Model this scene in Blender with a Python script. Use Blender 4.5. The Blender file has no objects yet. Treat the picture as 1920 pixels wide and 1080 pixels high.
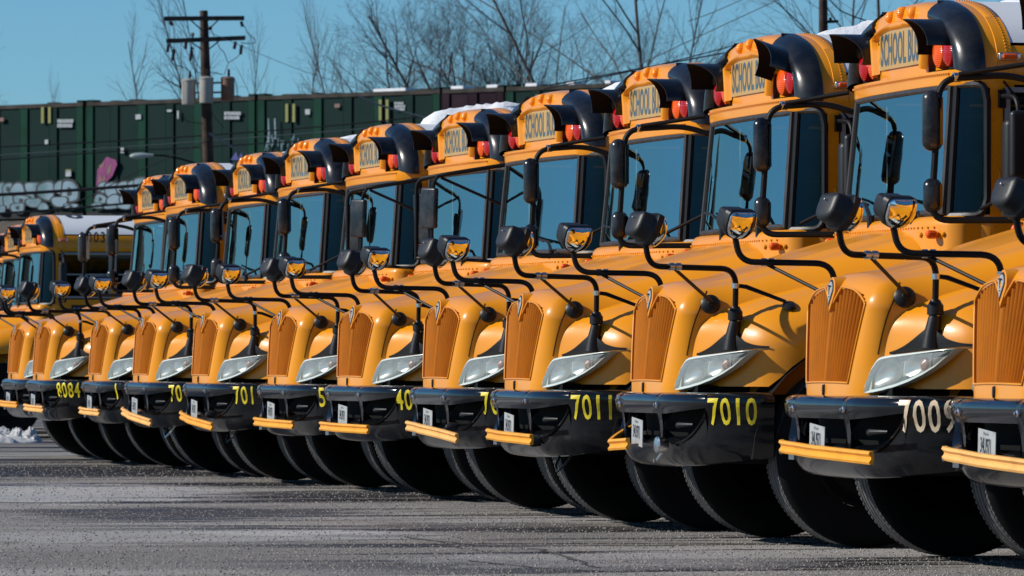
import bpy, math, random
from math import sin, cos, pi, sqrt, radians as R_, atan2
from mathutils import Vector, Matrix
from mathutils.bvhtree import BVHTree
random.seed(7)
S = bpy.context.scene
COL = S.collection

# ------------------------------------------------------------------ camera
FPX, HZ, CAMZ = 11000.0, 683.0, 1.03
TH = R_(76.9)
DV = Vector((-sin(TH), cos(TH), 0)); RV = Vector((cos(TH), sin(TH), 0))
cd = bpy.data.cameras.new("camera"); cam = bpy.data.objects.new("camera", cd); COL.objects.link(cam)
cam.location = (0, 0, CAMZ); cam.rotation_euler = (R_(90), 0, TH)
cd.sensor_width = 36; cd.lens = FPX / 1920 * 36; cd.shift_y = (HZ - 540) / 1920
cd.clip_start = .5; cd.clip_end = 6000
cd.dof.use_dof = True; cd.dof.focus_distance = 36; cd.dof.aperture_fstop = 13
S.camera = cam
def at(x, y, D):
    """point at depth D (metres) that the lens sees at photo pixel x, y"""
    s = FPX / D
    p = DV * D + RV * ((x - 960) / s)
    return Vector((p.x, p.y, CAMZ + (HZ - y) / s))

# ------------------------------------------------------------------ light
SUN_AZ, SUN_EL = R_(-10), R_(32)      # azimuth from -Y towards +X
w = bpy.data.worlds.new("World"); S.world = w; w.use_nodes = True
nt = w.node_tree; nt.nodes.clear()
sky = nt.nodes.new('ShaderNodeTexSky'); sky.sky_type = 'NISHITA'; sky.sun_disc = False
sky.sun_elevation = SUN_EL; sky.sun_rotation = pi - SUN_AZ
sky.altitude = 0; sky.air_density = .8; sky.dust_density = .0; sky.ozone_density = 4.0
bg = nt.nodes.new('ShaderNodeBackground'); bg.inputs[1].default_value = .084
wo = nt.nodes.new('ShaderNodeOutputWorld')
tint = nt.nodes.new('ShaderNodeMix'); tint.data_type = 'RGBA'; tint.blend_type = 'MULTIPLY'; tint.inputs['Factor'].default_value = 1
tint.inputs['B'].default_value = (.60, .955, 1.15, 1)       # deep winter blue
nt.links.new(sky.outputs[0], tint.inputs['A']); nt.links.new(tint.outputs['Result'], bg.inputs[0]); nt.links.new(bg.outputs[0], wo.inputs[0])
sd = bpy.data.lights.new("sun", 'SUN'); sd.energy = 5.0; sd.angle = R_(.5); sd.color = (1, .95, .87)
sun = bpy.data.objects.new("sun", sd); COL.objects.link(sun)
to_sun = Vector((sin(SUN_AZ) * cos(SUN_EL), -cos(SUN_AZ) * cos(SUN_EL), sin(SUN_EL)))
sun.rotation_euler = to_sun.to_track_quat('Z', 'Y').to_euler(); sun.location = (0, -20, 30)
S.view_settings.view_transform = 'Standard'; S.view_settings.look = 'None'
S.view_settings.exposure = 0.0; S.view_settings.gamma = 1
S.view_settings.use_curve_mapping = False

# ------------------------------------------------------------------ materials
def mat(name, col, rough=.5, metal=0, coat=0, bump=0, bscale=30, var=0, vscale=4, spec=.5, col2=None, alpha=None, coatr=.05, grime=None):
    m = bpy.data.materials.new(name); m.use_nodes = True
    n = m.node_tree; b = n.nodes['Principled BSDF']
    b.inputs['Base Color'].default_value = (*col, 1); b.inputs['Roughness'].default_value = rough
    b.inputs['Metallic'].default_value = metal; b.inputs['Coat Weight'].default_value = coat
    b.inputs['Coat Roughness'].default_value = coatr
    b.inputs['Specular IOR Level'].default_value = spec
    if var or bump:
        tc = n.nodes.new('ShaderNodeTexCoord')
    if var:
        ns = n.nodes.new('ShaderNodeTexNoise'); ns.inputs['Scale'].default_value = vscale; ns.inputs['Detail'].default_value = 6
        if grime:
            gp = n.nodes.new('ShaderNodeNewGeometry'); n.links.new(gp.outputs['Position'], ns.inputs['Vector'])
        else: n.links.new(tc.outputs['Object'], ns.inputs['Vector'])
        mx = n.nodes.new('ShaderNodeMix'); mx.data_type = 'RGBA'
        c2 = col2 or tuple(c * (1 - var) for c in col)
        mx.inputs['A'].default_value = (*col, 1); mx.inputs['B'].default_value = (*c2, 1)
        cr = n.nodes.new('ShaderNodeMapRange'); cr.inputs[1].default_value = .42; cr.inputs[2].default_value = .72
        cr.inputs[4].default_value = 1 if col2 is None else var
        n.links.new(ns.outputs['Fac'], cr.inputs[0]); n.links.new(cr.outputs[0], mx.inputs['Factor'])
        n.links.new(mx.outputs['Result'], b.inputs['Base Color'])
        if grime:   # road salt film: thicker low down, broken up by noise
            gc, amt, zlo, zhi = grime
            sx = n.nodes.new('ShaderNodeSeparateXYZ'); n.links.new(gp.outputs['Position'], sx.inputs[0])
            zr = n.nodes.new('ShaderNodeMapRange'); n.links.new(sx.outputs['Z'], zr.inputs[0])
            for i_, v_ in zip((1, 2, 3, 4), (zlo, zhi, 1, .12)): zr.inputs[i_].default_value = v_
            gn = n.nodes.new('ShaderNodeTexNoise'); gn.inputs['Scale'].default_value = 5; gn.inputs['Detail'].default_value = 9; gn.inputs['Roughness'].default_value = .7
            n.links.new(gp.outputs['Position'], gn.inputs['Vector'])
            gr_ = n.nodes.new('ShaderNodeMapRange'); n.links.new(gn.outputs['Fac'], gr_.inputs[0])
            for i_, v_ in zip((1, 2, 3, 4), (.42, .75, 0, amt)): gr_.inputs[i_].default_value = v_
            ml = n.nodes.new('ShaderNodeMath'); ml.operation = 'MULTIPLY'; n.links.new(zr.outputs[0], ml.inputs[0]); n.links.new(gr_.outputs[0], ml.inputs[1])
            m3 = n.nodes.new('ShaderNodeMix'); m3.data_type = 'RGBA'; m3.inputs['B'].default_value = (*gc, 1)
            n.links.new(ml.outputs[0], m3.inputs['Factor']); n.links.new(mx.outputs['Result'], m3.inputs['A']); n.links.new(m3.outputs['Result'], b.inputs['Base Color'])
        rr = n.nodes.new('ShaderNodeMapRange'); rr.inputs[1].default_value = .3; rr.inputs[2].default_value = .7
        rr.inputs[3].default_value = rough * .85; rr.inputs[4].default_value = min(1, rough * 1.25)
        n.links.new(ns.outputs['Fac'], rr.inputs[0]); n.links.new(rr.outputs[0], b.inputs['Roughness'])
    if bump:
        nb = n.nodes.new('ShaderNodeTexNoise'); nb.inputs['Scale'].default_value = bscale; nb.inputs['Detail'].default_value = 4
        n.links.new(tc.outputs['Object'], nb.inputs['Vector'])
        bp = n.nodes.new('ShaderNodeBump'); bp.inputs['Strength'].default_value = bump; bp.inputs['Distance'].default_value = .01
        n.links.new(nb.outputs['Fac'], bp.inputs['Height']); n.links.new(bp.outputs['Normal'], b.inputs['Normal'])
    return m
M = {}
M['yellow'] = mat('bus_yellow_paint', (.76, .275, .002), .34, coat=.45, coatr=.10, var=.10, vscale=1.7, spec=.28, grime=((.42, .27, .12), .25, .6, 1.6))
M['grille'] = mat('grille_orange_plastic', (.62, .20, .006), .42, var=.15, vscale=9, spec=.3)
M['grilleback'] = mat('grille_back_brown', (.02, .006, .001), .8, spec=.1)
M['arm'] = mat('crossing_arm_yellow', (.86, .36, .015), .4, var=.2, vscale=6)
M['armfade'] = mat('crossing_arm_faded_yellow', (.82, .42, .11), .55, var=.25, vscale=6)
M['black'] = mat('gloss_black_paint', (.004, .005, .008), .27, coat=.2, coatr=.16, var=.35, vscale=7, col2=(.012, .012, .014), spec=.35, grime=((.2, .2, .2), .25, 2.4, 3.2))
M['bumper'] = mat('bumper_black_paint', (.003, .004, .006), .13, coat=.35, coatr=.03, var=.25, vscale=5, col2=(.006, .006, .007), spec=.25, grime=((.10, .098, .095), .25, .45, .66))
M['plastic'] = mat('matt_black_plastic', (.007, .007, .008), .42, spec=.35, bump=.1, bscale=120)
M['hous'] = mat('mirror_housing_black', (.011, .011, .012), .45, bump=.12, bscale=110, spec=.4)
M['tube'] = mat('black_tube_paint', (.004, .004, .005), .5, spec=.2)
M['gasket'] = mat('grey_rubber_gasket', (.035, .035, .038), .5, var=.4, vscale=10, spec=.3)
M['chrome'] = mat('steel_fitting', (.62, .62, .62), .28, metal=1)
M['mirror'] = mat('mirror_glass', (.75, .77, .78), .015, metal=1)
M['white'] = mat('white_roof_paint', (.66, .68, .70), .45, var=.25, vscale=1.2, col2=(.48, .50, .53))
M['snow'] = mat('snow', (.72, .74, .78), .65, bump=.9, bscale=22, var=.35, vscale=5, col2=(.58, .58, .58))
M['dirtysnow'] = mat('dirty_snow', (.50, .50, .50), .8, bump=1, bscale=18, var=.7, vscale=7, col2=(.22, .21, .20))
M['rubber'] = mat('tyre_rubber', (.006, .006, .006), .7, var=.4, vscale=12, col2=(.012, .012, .012), spec=.12)
M['tread'] = mat('tyre_tread', (.05, .05, .052), .5, var=.6, vscale=20, col2=(.16, .16, .16), bump=.8, bscale=45, spec=.35)
M['under'] = mat('underbody_black', (.006, .006, .006), .85, spec=.15)
M['interior'] = mat('interior_dark', (.022, .024, .024), .8)
M['seat'] = mat('green_vinyl_seat', (.035, .09, .08), .5)
M['dash'] = mat('dashboard_grey_green', (.05, .09, .085), .6)
M['pole_in'] = mat('pale_grab_rail', (.85, .9, .88), .4)
M['signy'] = mat('sign_reflective_yellow', (.50, .27, .03), .3, coat=.45, coatr=.2, var=.2, vscale=3)
M['letter'] = mat('sign_letters_glare_tone', (.035, .045, .06), .3, coat=.7, coatr=.2)  # black lettering, with the blue-grey of sky glare put into its colour
M['num_y'] = mat('yellow_number_decal', (.78, .62, .02), .4)
M['num_c'] = mat('cream_number_decal', (.78, .62, .42), .4)
M['dark_text'] = mat('black_number_decal', (.01, .011, .02), .4)
M['rim'] = mat('painted_steel_rim', (.006, .006, .006), .6, spec=.15)
M['wood'] = mat('weathered_wood_pole', (.045, .022, .014), .85, var=.6, vscale=3, bump=.5, bscale=20)
M['crossarm'] = mat('dark_crossarm_wood', (.015, .011, .009), .85, var=.3)
M['tank'] = mat('transformer_grey_paint', (.33, .31, .28), .5, var=.3, vscale=3)
M['rusttank'] = mat('transformer_rusty_paint', (.20, .12, .08), .7, var=.9, vscale=2.2, col2=(.20, .045, .012))
M['ceramic'] = mat('insulator_brown', (.03, .015, .012), .25)
M['wire'] = mat('black_cable', (.008, .008, .009), .5)
M['wirepale'] = mat('pale_cable', (.10, .12, .12), .5)
M['bark'] = mat('grey_bark', (.085, .075, .068), .85, var=.4, vscale=2)
M['barkdark'] = mat('dark_bark', (.032, .024, .022), .85, var=.4, vscale=2)
M['green'] = mat('container_green_paint', (.0003, .016, .0145), .6, var=.35, vscale=.7, col2=(.0003, .022, .014), spec=.12)
M['greenrib'] = mat('container_green_trim', (.0005, .036, .021), .6, var=.3, vscale=.9, spec=.12)
M['maroon'] = mat('container_maroon_paint', (.015, .004, .012), .7, var=.3, vscale=.7, spec=.15)
M['cgap'] = mat('container_gap_black', (.003, .005, .006), .8)
M['rustrail'] = mat('container_top_rust', (.02, .014, .010), .8, var=.5, vscale=1.5, col2=(.01, .02, .015))
M['ylabel'] = mat('container_yellow_strip', (.20, .20, .05), .6)
M['wlabel'] = mat('container_white_label', (.36, .40, .42), .6, var=.3, vscale=8)
M['grafw'] = mat('graffiti_pale_paint', (.17, .26, .32), .6, var=.9, vscale=1.3, col2=(.03, .11, .12))
M['grafd'] = mat('graffiti_dark_outline', (.006, .014, .02), .6)
M['grafm'] = mat('graffiti_magenta', (.20, .018, .13), .6, var=.3, vscale=2)
M['grafo'] = mat('graffiti_ochre', (.17, .09, .08), .6)
M['grafb'] = mat('graffiti_blue', (.03, .04, .2), .6)
M['ballast'] = mat('railway_ballast', (.07, .055, .045), .9, var=.6, vscale=1.5, col2=(.12, .09, .05), bump=1, bscale=6)
M['grit'] = mat('salt_grit', (.46, .41, .35), .8, var=.5, vscale=3, col2=(.22, .18, .14))
M['plate'] = mat('licence_plate_white', (.36, .375, .375), .45, var=.35, vscale=14)
M['plate_r'] = mat('licence_plate_rust', (.25, .06, .04), .5)
M['bezel'] = mat('headlamp_bezel', (.60, .66, .62), .3, coat=.3, coatr=.1)
M['reflector'] = mat('headlamp_reflector', (.62, .63, .60), .24, metal=.8)
M['haze'] = mat('headlamp_grey_cell', (.22, .2, .18), .35, metal=.5)
M['turn'] = mat('headlamp_amber_cell', (.30, .09, .05), .3)

def lens(name, col, rough=.15):
    m = mat(name, col, rough, coat=.5, coatr=.05)
    b = m.node_tree.nodes['Principled BSDF']
    b.inputs['Specular IOR Level'].default_value = .3
    # fluted lens: fine moulded ridges
    n = m.node_tree
    tc = n.nodes.new('ShaderNodeTexCoord'); wv = n.nodes.new('ShaderNodeTexWave'); wv.bands_direction = 'Z'
    wv.inputs['Scale'].default_value = 28
    bp = n.nodes.new('ShaderNodeBump'); bp.inputs['Strength'].default_value = .35; bp.inputs['Distance'].default_value = .004
    n.links.new(tc.outputs['Object'], wv.inputs[0]); n.links.new(wv.outputs['Fac'], bp.inputs['Height']); n.links.new(bp.outputs[0], b.inputs['Normal'])
    return m
M['red'] = lens('red_lens', (.40, .002, .004))
M['amber'] = lens('amber_lens', (.80, .095, .002))
M['marker'] = lens('marker_lens', (.95, .27, .004))

def glass(name, tint, rmax=1.0, ior=1.62, milky=0):
    m = bpy.data.materials.new(name); m.use_nodes = True; n = m.node_tree; n.nodes.clear()
    o = n.nodes.new('ShaderNodeOutputMaterial'); tr = n.nodes.new('ShaderNodeBsdfTransparent'); gl = n.nodes.new('ShaderNodeBsdfGlossy')
    fr = n.nodes.new('ShaderNodeFresnel'); mx = n.nodes.new('ShaderNodeMixShader')
    tr.inputs[0].default_value = (*tint, 1); gl.inputs['Roughness'].default_value = .01; gl.inputs['Color'].default_value = (rmax * .70, rmax * .98, rmax, 1)
    fr.inputs['IOR'].default_value = ior
    if milky:
        df = n.nodes.new('ShaderNodeBsdfDiffuse'); df.inputs[0].default_value = (.80, .82, .78, 1); m2 = n.nodes.new('ShaderNodeMixShader'); m2.inputs[0].default_value = milky
        n.links.new(tr.outputs[0], m2.inputs[1]); n.links.new(df.outputs[0], m2.inputs[2]); tr = m2
    # very slight waviness of laminated glass
    tc = n.nodes.new('ShaderNodeTexCoord'); ns = n.nodes.new('ShaderNodeTexNoise'); ns.inputs['Scale'].default_value = 2.5
    bp = n.nodes.new('ShaderNodeBump'); bp.inputs['Strength'].default_value = .04; bp.inputs['Distance'].default_value = .05
    n.links.new(tc.outputs['Object'], ns.inputs['Vector']); n.links.new(ns.outputs['Fac'], bp.inputs['Height'])
    n.links.new(bp.outputs[0], gl.inputs['Normal'])
    n.links.new(fr.outputs[0], mx.inputs[0]); n.links.new(tr.outputs[0], mx.inputs[1]); n.links.new(gl.outputs[0], mx.inputs[2]); n.links.new(mx.outputs[0], o.inputs[0])
    return m
M['glass'] = glass('windscreen_glass', (.36, .52, .50), ior=5.0)
M['sideglass'] = glass('tinted_side_glass', (.13, .19, .18), ior=1.33)
M['clear'] = glass('headlamp_lens', (.86, .88, .86), ior=1.5, milky=.2)

# asphalt
def asphalt():
    m = bpy.data.materials.new('asphalt_ground'); m.use_nodes = True; n = m.node_tree; b = n.nodes['Principled BSDF']
    N = n.nodes.new; L = n.links.new
    tc = N('ShaderNodeTexCoord')
    def noise(scale, det=6, sc=(1, 1, 1), rough=.55):
        mp = N('ShaderNodeMapping'); mp.inputs['Scale'].default_value = sc; L(tc.outputs['Object'], mp.inputs[0])
        q = N('ShaderNodeTexNoise'); q.inputs['Scale'].default_value = scale; q.inputs['Detail'].default_value = det; q.inputs['Roughness'].default_value = rough
        L(mp.outputs[0], q.inputs['Vector']); return q.outputs['Fac']
    def mr(src, a, c, lo=0, hi=1):
        q = N('ShaderNodeMapRange'); q.interpolation_type = 'SMOOTHSTEP'; L(src, q.inputs[0])
        for i, vv in zip((1, 2, 3, 4), (a, c, lo, hi)): q.inputs[i].default_value = vv
        return q.outputs[0]
    def mix(fac, A, B):
        q = N('ShaderNodeMix'); q.data_type = 'RGBA'
        L(fac, q.inputs['Factor'])
        for nm, vv in (('A', A), ('B', B)):
            if isinstance(vv, tuple): q.inputs[nm].default_value = (*vv, 1)
            else: L(vv, q.inputs[nm])
        return q.outputs['Result']
    grain = noise(60, 3); fine = noise(160, 2)
    base = mix(mr(grain, .3, .7), (.118, .109, .101), (.225, .211, .197))
    sp = mix(mr(fine, .58, .68), base, (.42, .40, .375))
    patch = mr(noise(.22, 7, (1, .6, 1)), .42, .60)
    c = mix(patch, sp, (.31, .297, .28))                 # dry salt film
    brown = mr(noise(.9, 5, (1, .5, 1)), .55, .75, 0, .55)
    c = mix(brown, c, (.17, .12, .08))
    # meltwater running out from under the buses: streaks along Y
    wet1 = mr(noise(.62, 7, (1.0, .13, 1), .6), .505, .55)
    wet2 = mr(noise(1.9, 6, (1.0, .12, 1), .6), .55, .585)
    mx = N('ShaderNodeMath'); mx.operation = 'MAXIMUM'; L(wet1, mx.inputs[0]); L(wet2, mx.inputs[1])
    # strongest close to the row of wheels
    sx = N('ShaderNodeSeparateXYZ'); L(tc.outputs['Object'], sx.inputs[0])
    near = mr(sx.outputs['Y'], 4.6, 7.4, .0, 1.0)
    wf = N('ShaderNodeMath'); wf.operation = 'MULTIPLY'; L(mx.outputs[0], wf.inputs[0]); L(near, wf.inputs[1])
    c = mix(wf.outputs[0], c, (.018, .018, .021))
    # damp and salt-white patches with ragged edges
    dn = noise(1.1, 6)
    def patch_at(c, px, py, hl_, hw_, col, amt):
        D0 = FPX * CAMZ / (py - HZ); p0 = at(px, py, D0)
        sb = N('ShaderNodeVectorMath'); sb.operation = 'SUBTRACT'; L(tc.outputs['Object'], sb.inputs[0]); sb.inputs[1].default_value = (p0.x, p0.y, 0)
        def dot(v, k):
            q = N('ShaderNodeVectorMath'); q.operation = 'DOT_PRODUCT'; L(sb.outputs[0], q.inputs[0]); q.inputs[1].default_value = (v.x / k, v.y / k, 0)
            r_ = N('ShaderNodeMath'); r_.operation = 'MULTIPLY'; L(q.outputs['Value'], r_.inputs[0]); L(q.outputs['Value'], r_.inputs[1]); return r_.outputs[0]
        ad = N('ShaderNodeMath'); ad.operation = 'ADD'; L(dot(RV, hl_), ad.inputs[0]); L(dot(DV, hw_), ad.inputs[1])
        a2 = N('ShaderNodeMath'); a2.operation = 'MULTIPLY_ADD'; L(dn, a2.inputs[0]); a2.inputs[1].default_value = 2.6; L(ad.outputs[0], a2.inputs[2])
        return mix(mr(a2.outputs[0], 1.5, 2.3, amt, 0), c, col)
    c = patch_at(c, 330, 1005, 1.6, 1.6, (.36, .355, .35), .7)
    c = patch_at(c, 90, 925, 1.9, 4.5, (.40, .395, .39), .9)
    c = patch_at(c, 560, 999, .9, .8, (.42, .41, .40), .9)
    c = patch_at(c, 1180, 1050, 1.4, 1.6, (.32, .31, .305), .6)
    c = patch_at(c, 380, 962, 1.5, 2.2, (.045, .043, .05), .9)
    c = patch_at(c, 120, 888, 2.4, 1.8, (.02, .02, .024), 1)
    c = patch_at(c, 760, 925, 1.6, 1.6, (.03, .03, .034), .9)
    c = patch_at(c, 900, 985, .9, .9, (.09, .085, .085), .7)
    L(c, b.inputs['Base Color'])
    L(mr(wf.outputs[0], 0, 1, .85, .55), b.inputs['Roughness'])
    b.inputs['Specular IOR Level'].default_value = .25
    bp = N('ShaderNodeBump'); bp.inputs['Strength'].default_value = .6; bp.inputs['Distance'].default_value = .012
    L(grain, bp.inputs['Height']); L(bp.outputs[0], b.inputs['Normal'])
    return m
M['asphalt'] = asphalt()

# ------------------------------------------------------------------ mesh helpers
class MB:
    def __init__(s): s.v = []; s.f = []; s.m = []
    def add(s, vs, fs, mi=0):
        o = len(s.v); s.v += [tuple(p) for p in vs]
        s.f += [tuple(o + i for i in q) for q in fs]; s.m += [mi] * len(fs)
    def grid(s, rows, cu=False, cv=False, mi=0, flip=False):
        nr, nc = len(rows), len(rows[0]); vs = [p for r in rows for p in r]; fs = []
        for i in range(nr if cu else nr - 1):
            for j in range(nc if cv else nc - 1):
                a, b_ = i * nc + j, i * nc + (j + 1) % nc; c, d = ((i + 1) % nr) * nc + (j + 1) % nc, ((i + 1) % nr) * nc + j
                fs.append((a, d, c, b_) if flip else (a, b_, c, d))
        s.add(vs, fs, mi)
    def box(s, c, d, mi=0, rot=None):
        x, y, z = d[0] / 2, d[1] / 2, d[2] / 2
        vs = [Vector((i, j, k)) for k in (-z, z) for j in (-y, y) for i in (-x, x)]
        if rot: vs = [rot @ p for p in vs]
        vs = [p + Vector(c) for p in vs]
        s.add(vs, [(0, 2, 3, 1), (4, 5, 7, 6), (0, 1, 5, 4), (2, 6, 7, 3), (0, 4, 6, 2), (1, 3, 7, 5)], mi)
    def tube(s, pts, r, n=10, mi=0, cap=True):
        pts = [Vector(p) for p in pts]; rows = []; up = None
        for i, p in enumerate(pts):
            t = (pts[min(i + 1, len(pts) - 1)] - pts[max(i - 1, 0)]).normalized()
            if up is None:
                a = Vector((0, 0, 1)) if abs(t.z) < .9 else Vector((1, 0, 0)); up = (a - t * a.dot(t)).normalized()
            else: up = (up - t * up.dot(t)).normalized()
            q = t.cross(up); rr = r[i] if isinstance(r, (list, tuple)) else r
            rows.append([p + (up * cos(2 * pi * k / n) + q * sin(2 * pi * k / n)) * rr for k in range(n)])
        s.grid(rows, cv=True, mi=mi)
        if cap:
            s.add(rows[0], [tuple(range(n))], mi); s.add(rows[-1], [tuple(range(n - 1, -1, -1))], mi)
    def lathe(s, prof, c, axis, n=24, mi=0, sc=(1, 1)):
        """prof: (radius, height along axis)"""
        ax = Vector(axis).normalized(); a = Vector((0, 0, 1)) if abs(ax.z) < .9 else Vector((1, 0, 0))
        u = (a - ax * a.dot(ax)).normalized(); q = ax.cross(u); c = Vector(c)
        rows = [[c + ax * h + u * (r * sc[0] * cos(2 * pi * k / n)) + q * (r * sc[1] * sin(2 * pi * k / n)) for k in range(n)] for r, h in prof]
        s.grid(rows, cv=True, mi=mi)
    def build(s, name, mats, parent=None, ang=35, smooth=True, kind=None, label=None):
        me = bpy.data.meshes.new(name); me.from_pydata(s.v, [], s.f)
        if not isinstance(mats, (list, tuple)): mats = [mats]
        for q in mats: me.materials.append(M[q] if isinstance(q, str) else q)
        me.polygons.foreach_set('material_index', s.m)
        me.validate()
        if smooth:
            me.shade_smooth(); me.set_sharp_from_angle(angle=R_(ang))
        me.update()
        o = bpy.data.objects.new(name, me); COL.objects.link(o)
        if parent: o.parent = parent
        if kind: o['kind'] = kind
        if label: o['label'] = label
        return o
def mirror(mb):
    q = MB(); q.v = [(-x, y, z) for x, y, z in mb.v]; q.f = [tuple(reversed(f)) for f in mb.f]; q.m = list(mb.m); return q
def rbox(mb, lo, hi, r, n=4, div=(8, 8, 8), warp=None, mi=0):
    c = [(a + b) / 2 for a, b in zip(lo, hi)]; h = [(b - a) / 2 for a, b in zip(lo, hi)]
    rr = min(r, *[q * .999 for q in h])
    sm = []
    for k in range(3):
        i = h[k] - rr; L = [-i - rr * math.tan(pi / 4 * (1 - j / n)) for j in range(n)]
        L += [-i + 2 * i * j / div[k] for j in range(div[k] + 1)]
        L += [i + rr * math.tan(pi / 4 * (j + 1) / n) for j in range(n)]
        sm.append(L)
    idx = {}; vs = []; fs = []
    def vert(p):
        q = [max(-(h[k] - rr), min(h[k] - rr, p[k])) for k in range(3)]
        d = Vector([p[k] - q[k] for k in range(3)]).normalized() * rr
        o = Vector([c[k] + q[k] + d[k] for k in range(3)])
        key = (round(o.x, 5), round(o.y, 5), round(o.z, 5))
        if key not in idx: idx[key] = len(vs); vs.append(o)
        return idx[key]
    for ax in range(3):
        u, v = (ax + 1) % 3, (ax + 2) % 3
        for sg in (-1, 1):
            g = []
            for a in sm[u]:
                row = []
                for b in sm[v]:
                    p = [0, 0, 0]; p[ax] = sg * h[ax]; p[u] = a; p[v] = b; row.append(vert(p))
                g.append(row)
            for i in range(len(g) - 1):
                for j in range(len(g[0]) - 1):
                    f = (g[i][j], g[i + 1][j], g[i + 1][j + 1], g[i][j + 1])
                    if len(set(f)) < 3: continue
                    if sg < 0: f = f[::-1]
                    fs.append(tuple(dict.fromkeys(f)))
    if warp: vs = [warp(p) for p in vs]
    mb.add(vs, fs, mi)
def path(pts, r, n=5):
    """poly-line with rounded bends"""
    pts = [Vector(p) for p in pts]; out = [pts[0]]
    for i in range(1, len(pts) - 1):
        a = pts[i - 1] - pts[i]; b = pts[i + 1] - pts[i]; k = min(r, a.length * .48, b.length * .48)
        A = pts[i] + a.normalized() * k; B = pts[i] + b.normalized() * k
        for j in range(n + 1):
            t = j / n; out.append(A * (1 - t) ** 2 + pts[i] * 2 * t * (1 - t) + B * t * t)
    out.append(pts[-1]); return out
def knots(K):
    def f(x):
        if x <= K[0][0]: return K[0][1]
        for (a, va), (b, vb) in zip(K, K[1:]):
            if x <= b: return va + (vb - va) * (x - a) / (b - a)
        return K[-1][1]
    return f
def sknots(K):
    """smooth (monotone hermite) interpolation"""
    n = len(K); ds = [(K[i + 1][1] - K[i][1]) / (K[i + 1][0] - K[i][0]) for i in range(n - 1)]
    ms = [ds[0]] + [(0 if ds[i - 1] * ds[i] <= 0 else 2 * ds[i - 1] * ds[i] / (ds[i - 1] + ds[i])) for i in range(1, n - 1)] + [ds[-1]]
    def f(x):
        if x <= K[0][0]: return K[0][1]
        if x >= K[-1][0]: return K[-1][1]
        for i in range(n - 1):
            if x <= K[i + 1][0]:
                h = K[i + 1][0] - K[i][0]; t = (x - K[i][0]) / h
                return (2 * t**3 - 3 * t * t + 1) * K[i][1] + (t**3 - 2 * t * t + t) * h * ms[i] + (-2 * t**3 + 3 * t * t) * K[i + 1][1] + (t**3 - t * t) * h * ms[i + 1]
    return f
def empty(name, label, cat, group=None, loc=(0, 0, 0), rz=0):
    o = bpy.data.objects.new(name, None); COL.objects.link(o); o.location = loc; o.rotation_euler = (0, 0, rz)
    o.empty_display_size = .3; tag(o, label, cat, group); return o
def tag(o, label, cat, group=None):
    o['label'] = label; o['category'] = cat
    if group: o['group'] = group
    return o
def copy_tree(o, parent=None):
    c = o.copy(); COL.objects.link(c); c.parent = parent
    for ch in list(KIDS.get(o.name, [])): KIDS.setdefault(c.name, []).append(copy_tree(ch, c))
    return c
KIDS = {}
_txt = {}
def text_mesh(s, weight=.0, space=1.0):
    """flat outline mesh of the words, height 1, from x=0"""
    key = (s, weight, space)
    if key in _txt: return _txt[key]
    cu = bpy.data.curves.new('lettering', 'FONT'); cu.body = s; cu.size = 1; cu.offset = weight; cu.resolution_u = 3; cu.space_character = space
    o = bpy.data.objects.new('lettering', cu); COL.objects.link(o); bpy.context.view_layer.update()
    me = bpy.data.meshes.new_from_object(o.evaluated_get(bpy.context.evaluated_depsgraph_get()))
    vs = [tuple(q.co) for q in me.vertices]; fs = [tuple(p.vertices) for p in me.polygons]
    bpy.data.objects.remove(o); bpy.data.curves.remove(cu); bpy.data.meshes.remove(me)
    x0 = min(q[0] for q in vs); x1 = max(q[0] for q in vs); y0 = min(q[1] for q in vs); y1 = max(q[1] for q in vs)
    vs = [((q[0] - x0) / (y1 - y0), (q[1] - y0) / (y1 - y0)) for q in vs]
    _txt[key] = (vs, fs, (x1 - x0) / (y1 - y0)); return _txt[key]

# ------------------------------------------------------------------ the bus (front at -Y, driver's side +X)
Wd = sknots([(0, .60), (.2, .61), (.6, .68), (1.0, .81), (1.5, 1.02)])
Zt = sknots([(0, 1.49), (.3, 1.525), (.6, 1.59), (1.0, 1.70), (1.5, 1.835)])
NZ0, NZ1 = .86, 1.50
def nfac(z):     # the nose panel narrows towards the bumper
    return .865 + .135 * min(1, max(0, (z - .88) / .5)) ** .9
def gtop(nx):     # upper edge of the grille opening: arched, with a notch for the emblem
    a = abs(nx); return .90 - .17 * max(0, 1 - a / .23) - .075 * max(0, (a - .45) / .35) ** 2.2
def gl(k): return .655 + .225 * k
def nwarp(p):
    x, y, z = p
    z = max(z, NZ0); y0 = y; k = (z - NZ0) / (NZ1 - NZ0)
    W = Wd(y) / .62; a = abs(x) / .62; wy = max(0, 1 - y / .15)
    if wy > 0:                                  # the grille opening tapers more than the panel
        g = gl(k) / .80; r_ = a * g if a <= .8 else (.8 * g + (a - .8) / .2 * (1 - .8 * g) if a < 1 else a)
        x = math.copysign(a + (r_ - a) * wy, x) * .62
    b_ = min(1, max(0, (y - .12) / .33)); b_ = b_ * b_ * (3 - 2 * b_)
    X = x * W * (nfac(z) * (1 - b_) + (1 + .17 * (1 - k)) * b_)
    Z = NZ0 + k * (Zt(y) - NZ0) - .075 * k * (abs(x) / .62) ** 2.2
    Y = y + .015 + (.105 * (Z - NZ0) ** 1.25) * max(0, 1 - y / .9) + .10 * X * X * max(0, 1 - y / .6)
    return Vector((X, Y, Z))
def ngrille(nx, k):   # inside the grille opening? nx -1..1, k = height 0..1
    return abs(nx) < .80 and .135 < k < gtop(nx)
def nsurf(nx, k, depth=0):
    p = nwarp((nx * .62, 0, NZ0 + k * (NZ1 - NZ0))); p.y += depth; return p

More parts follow.
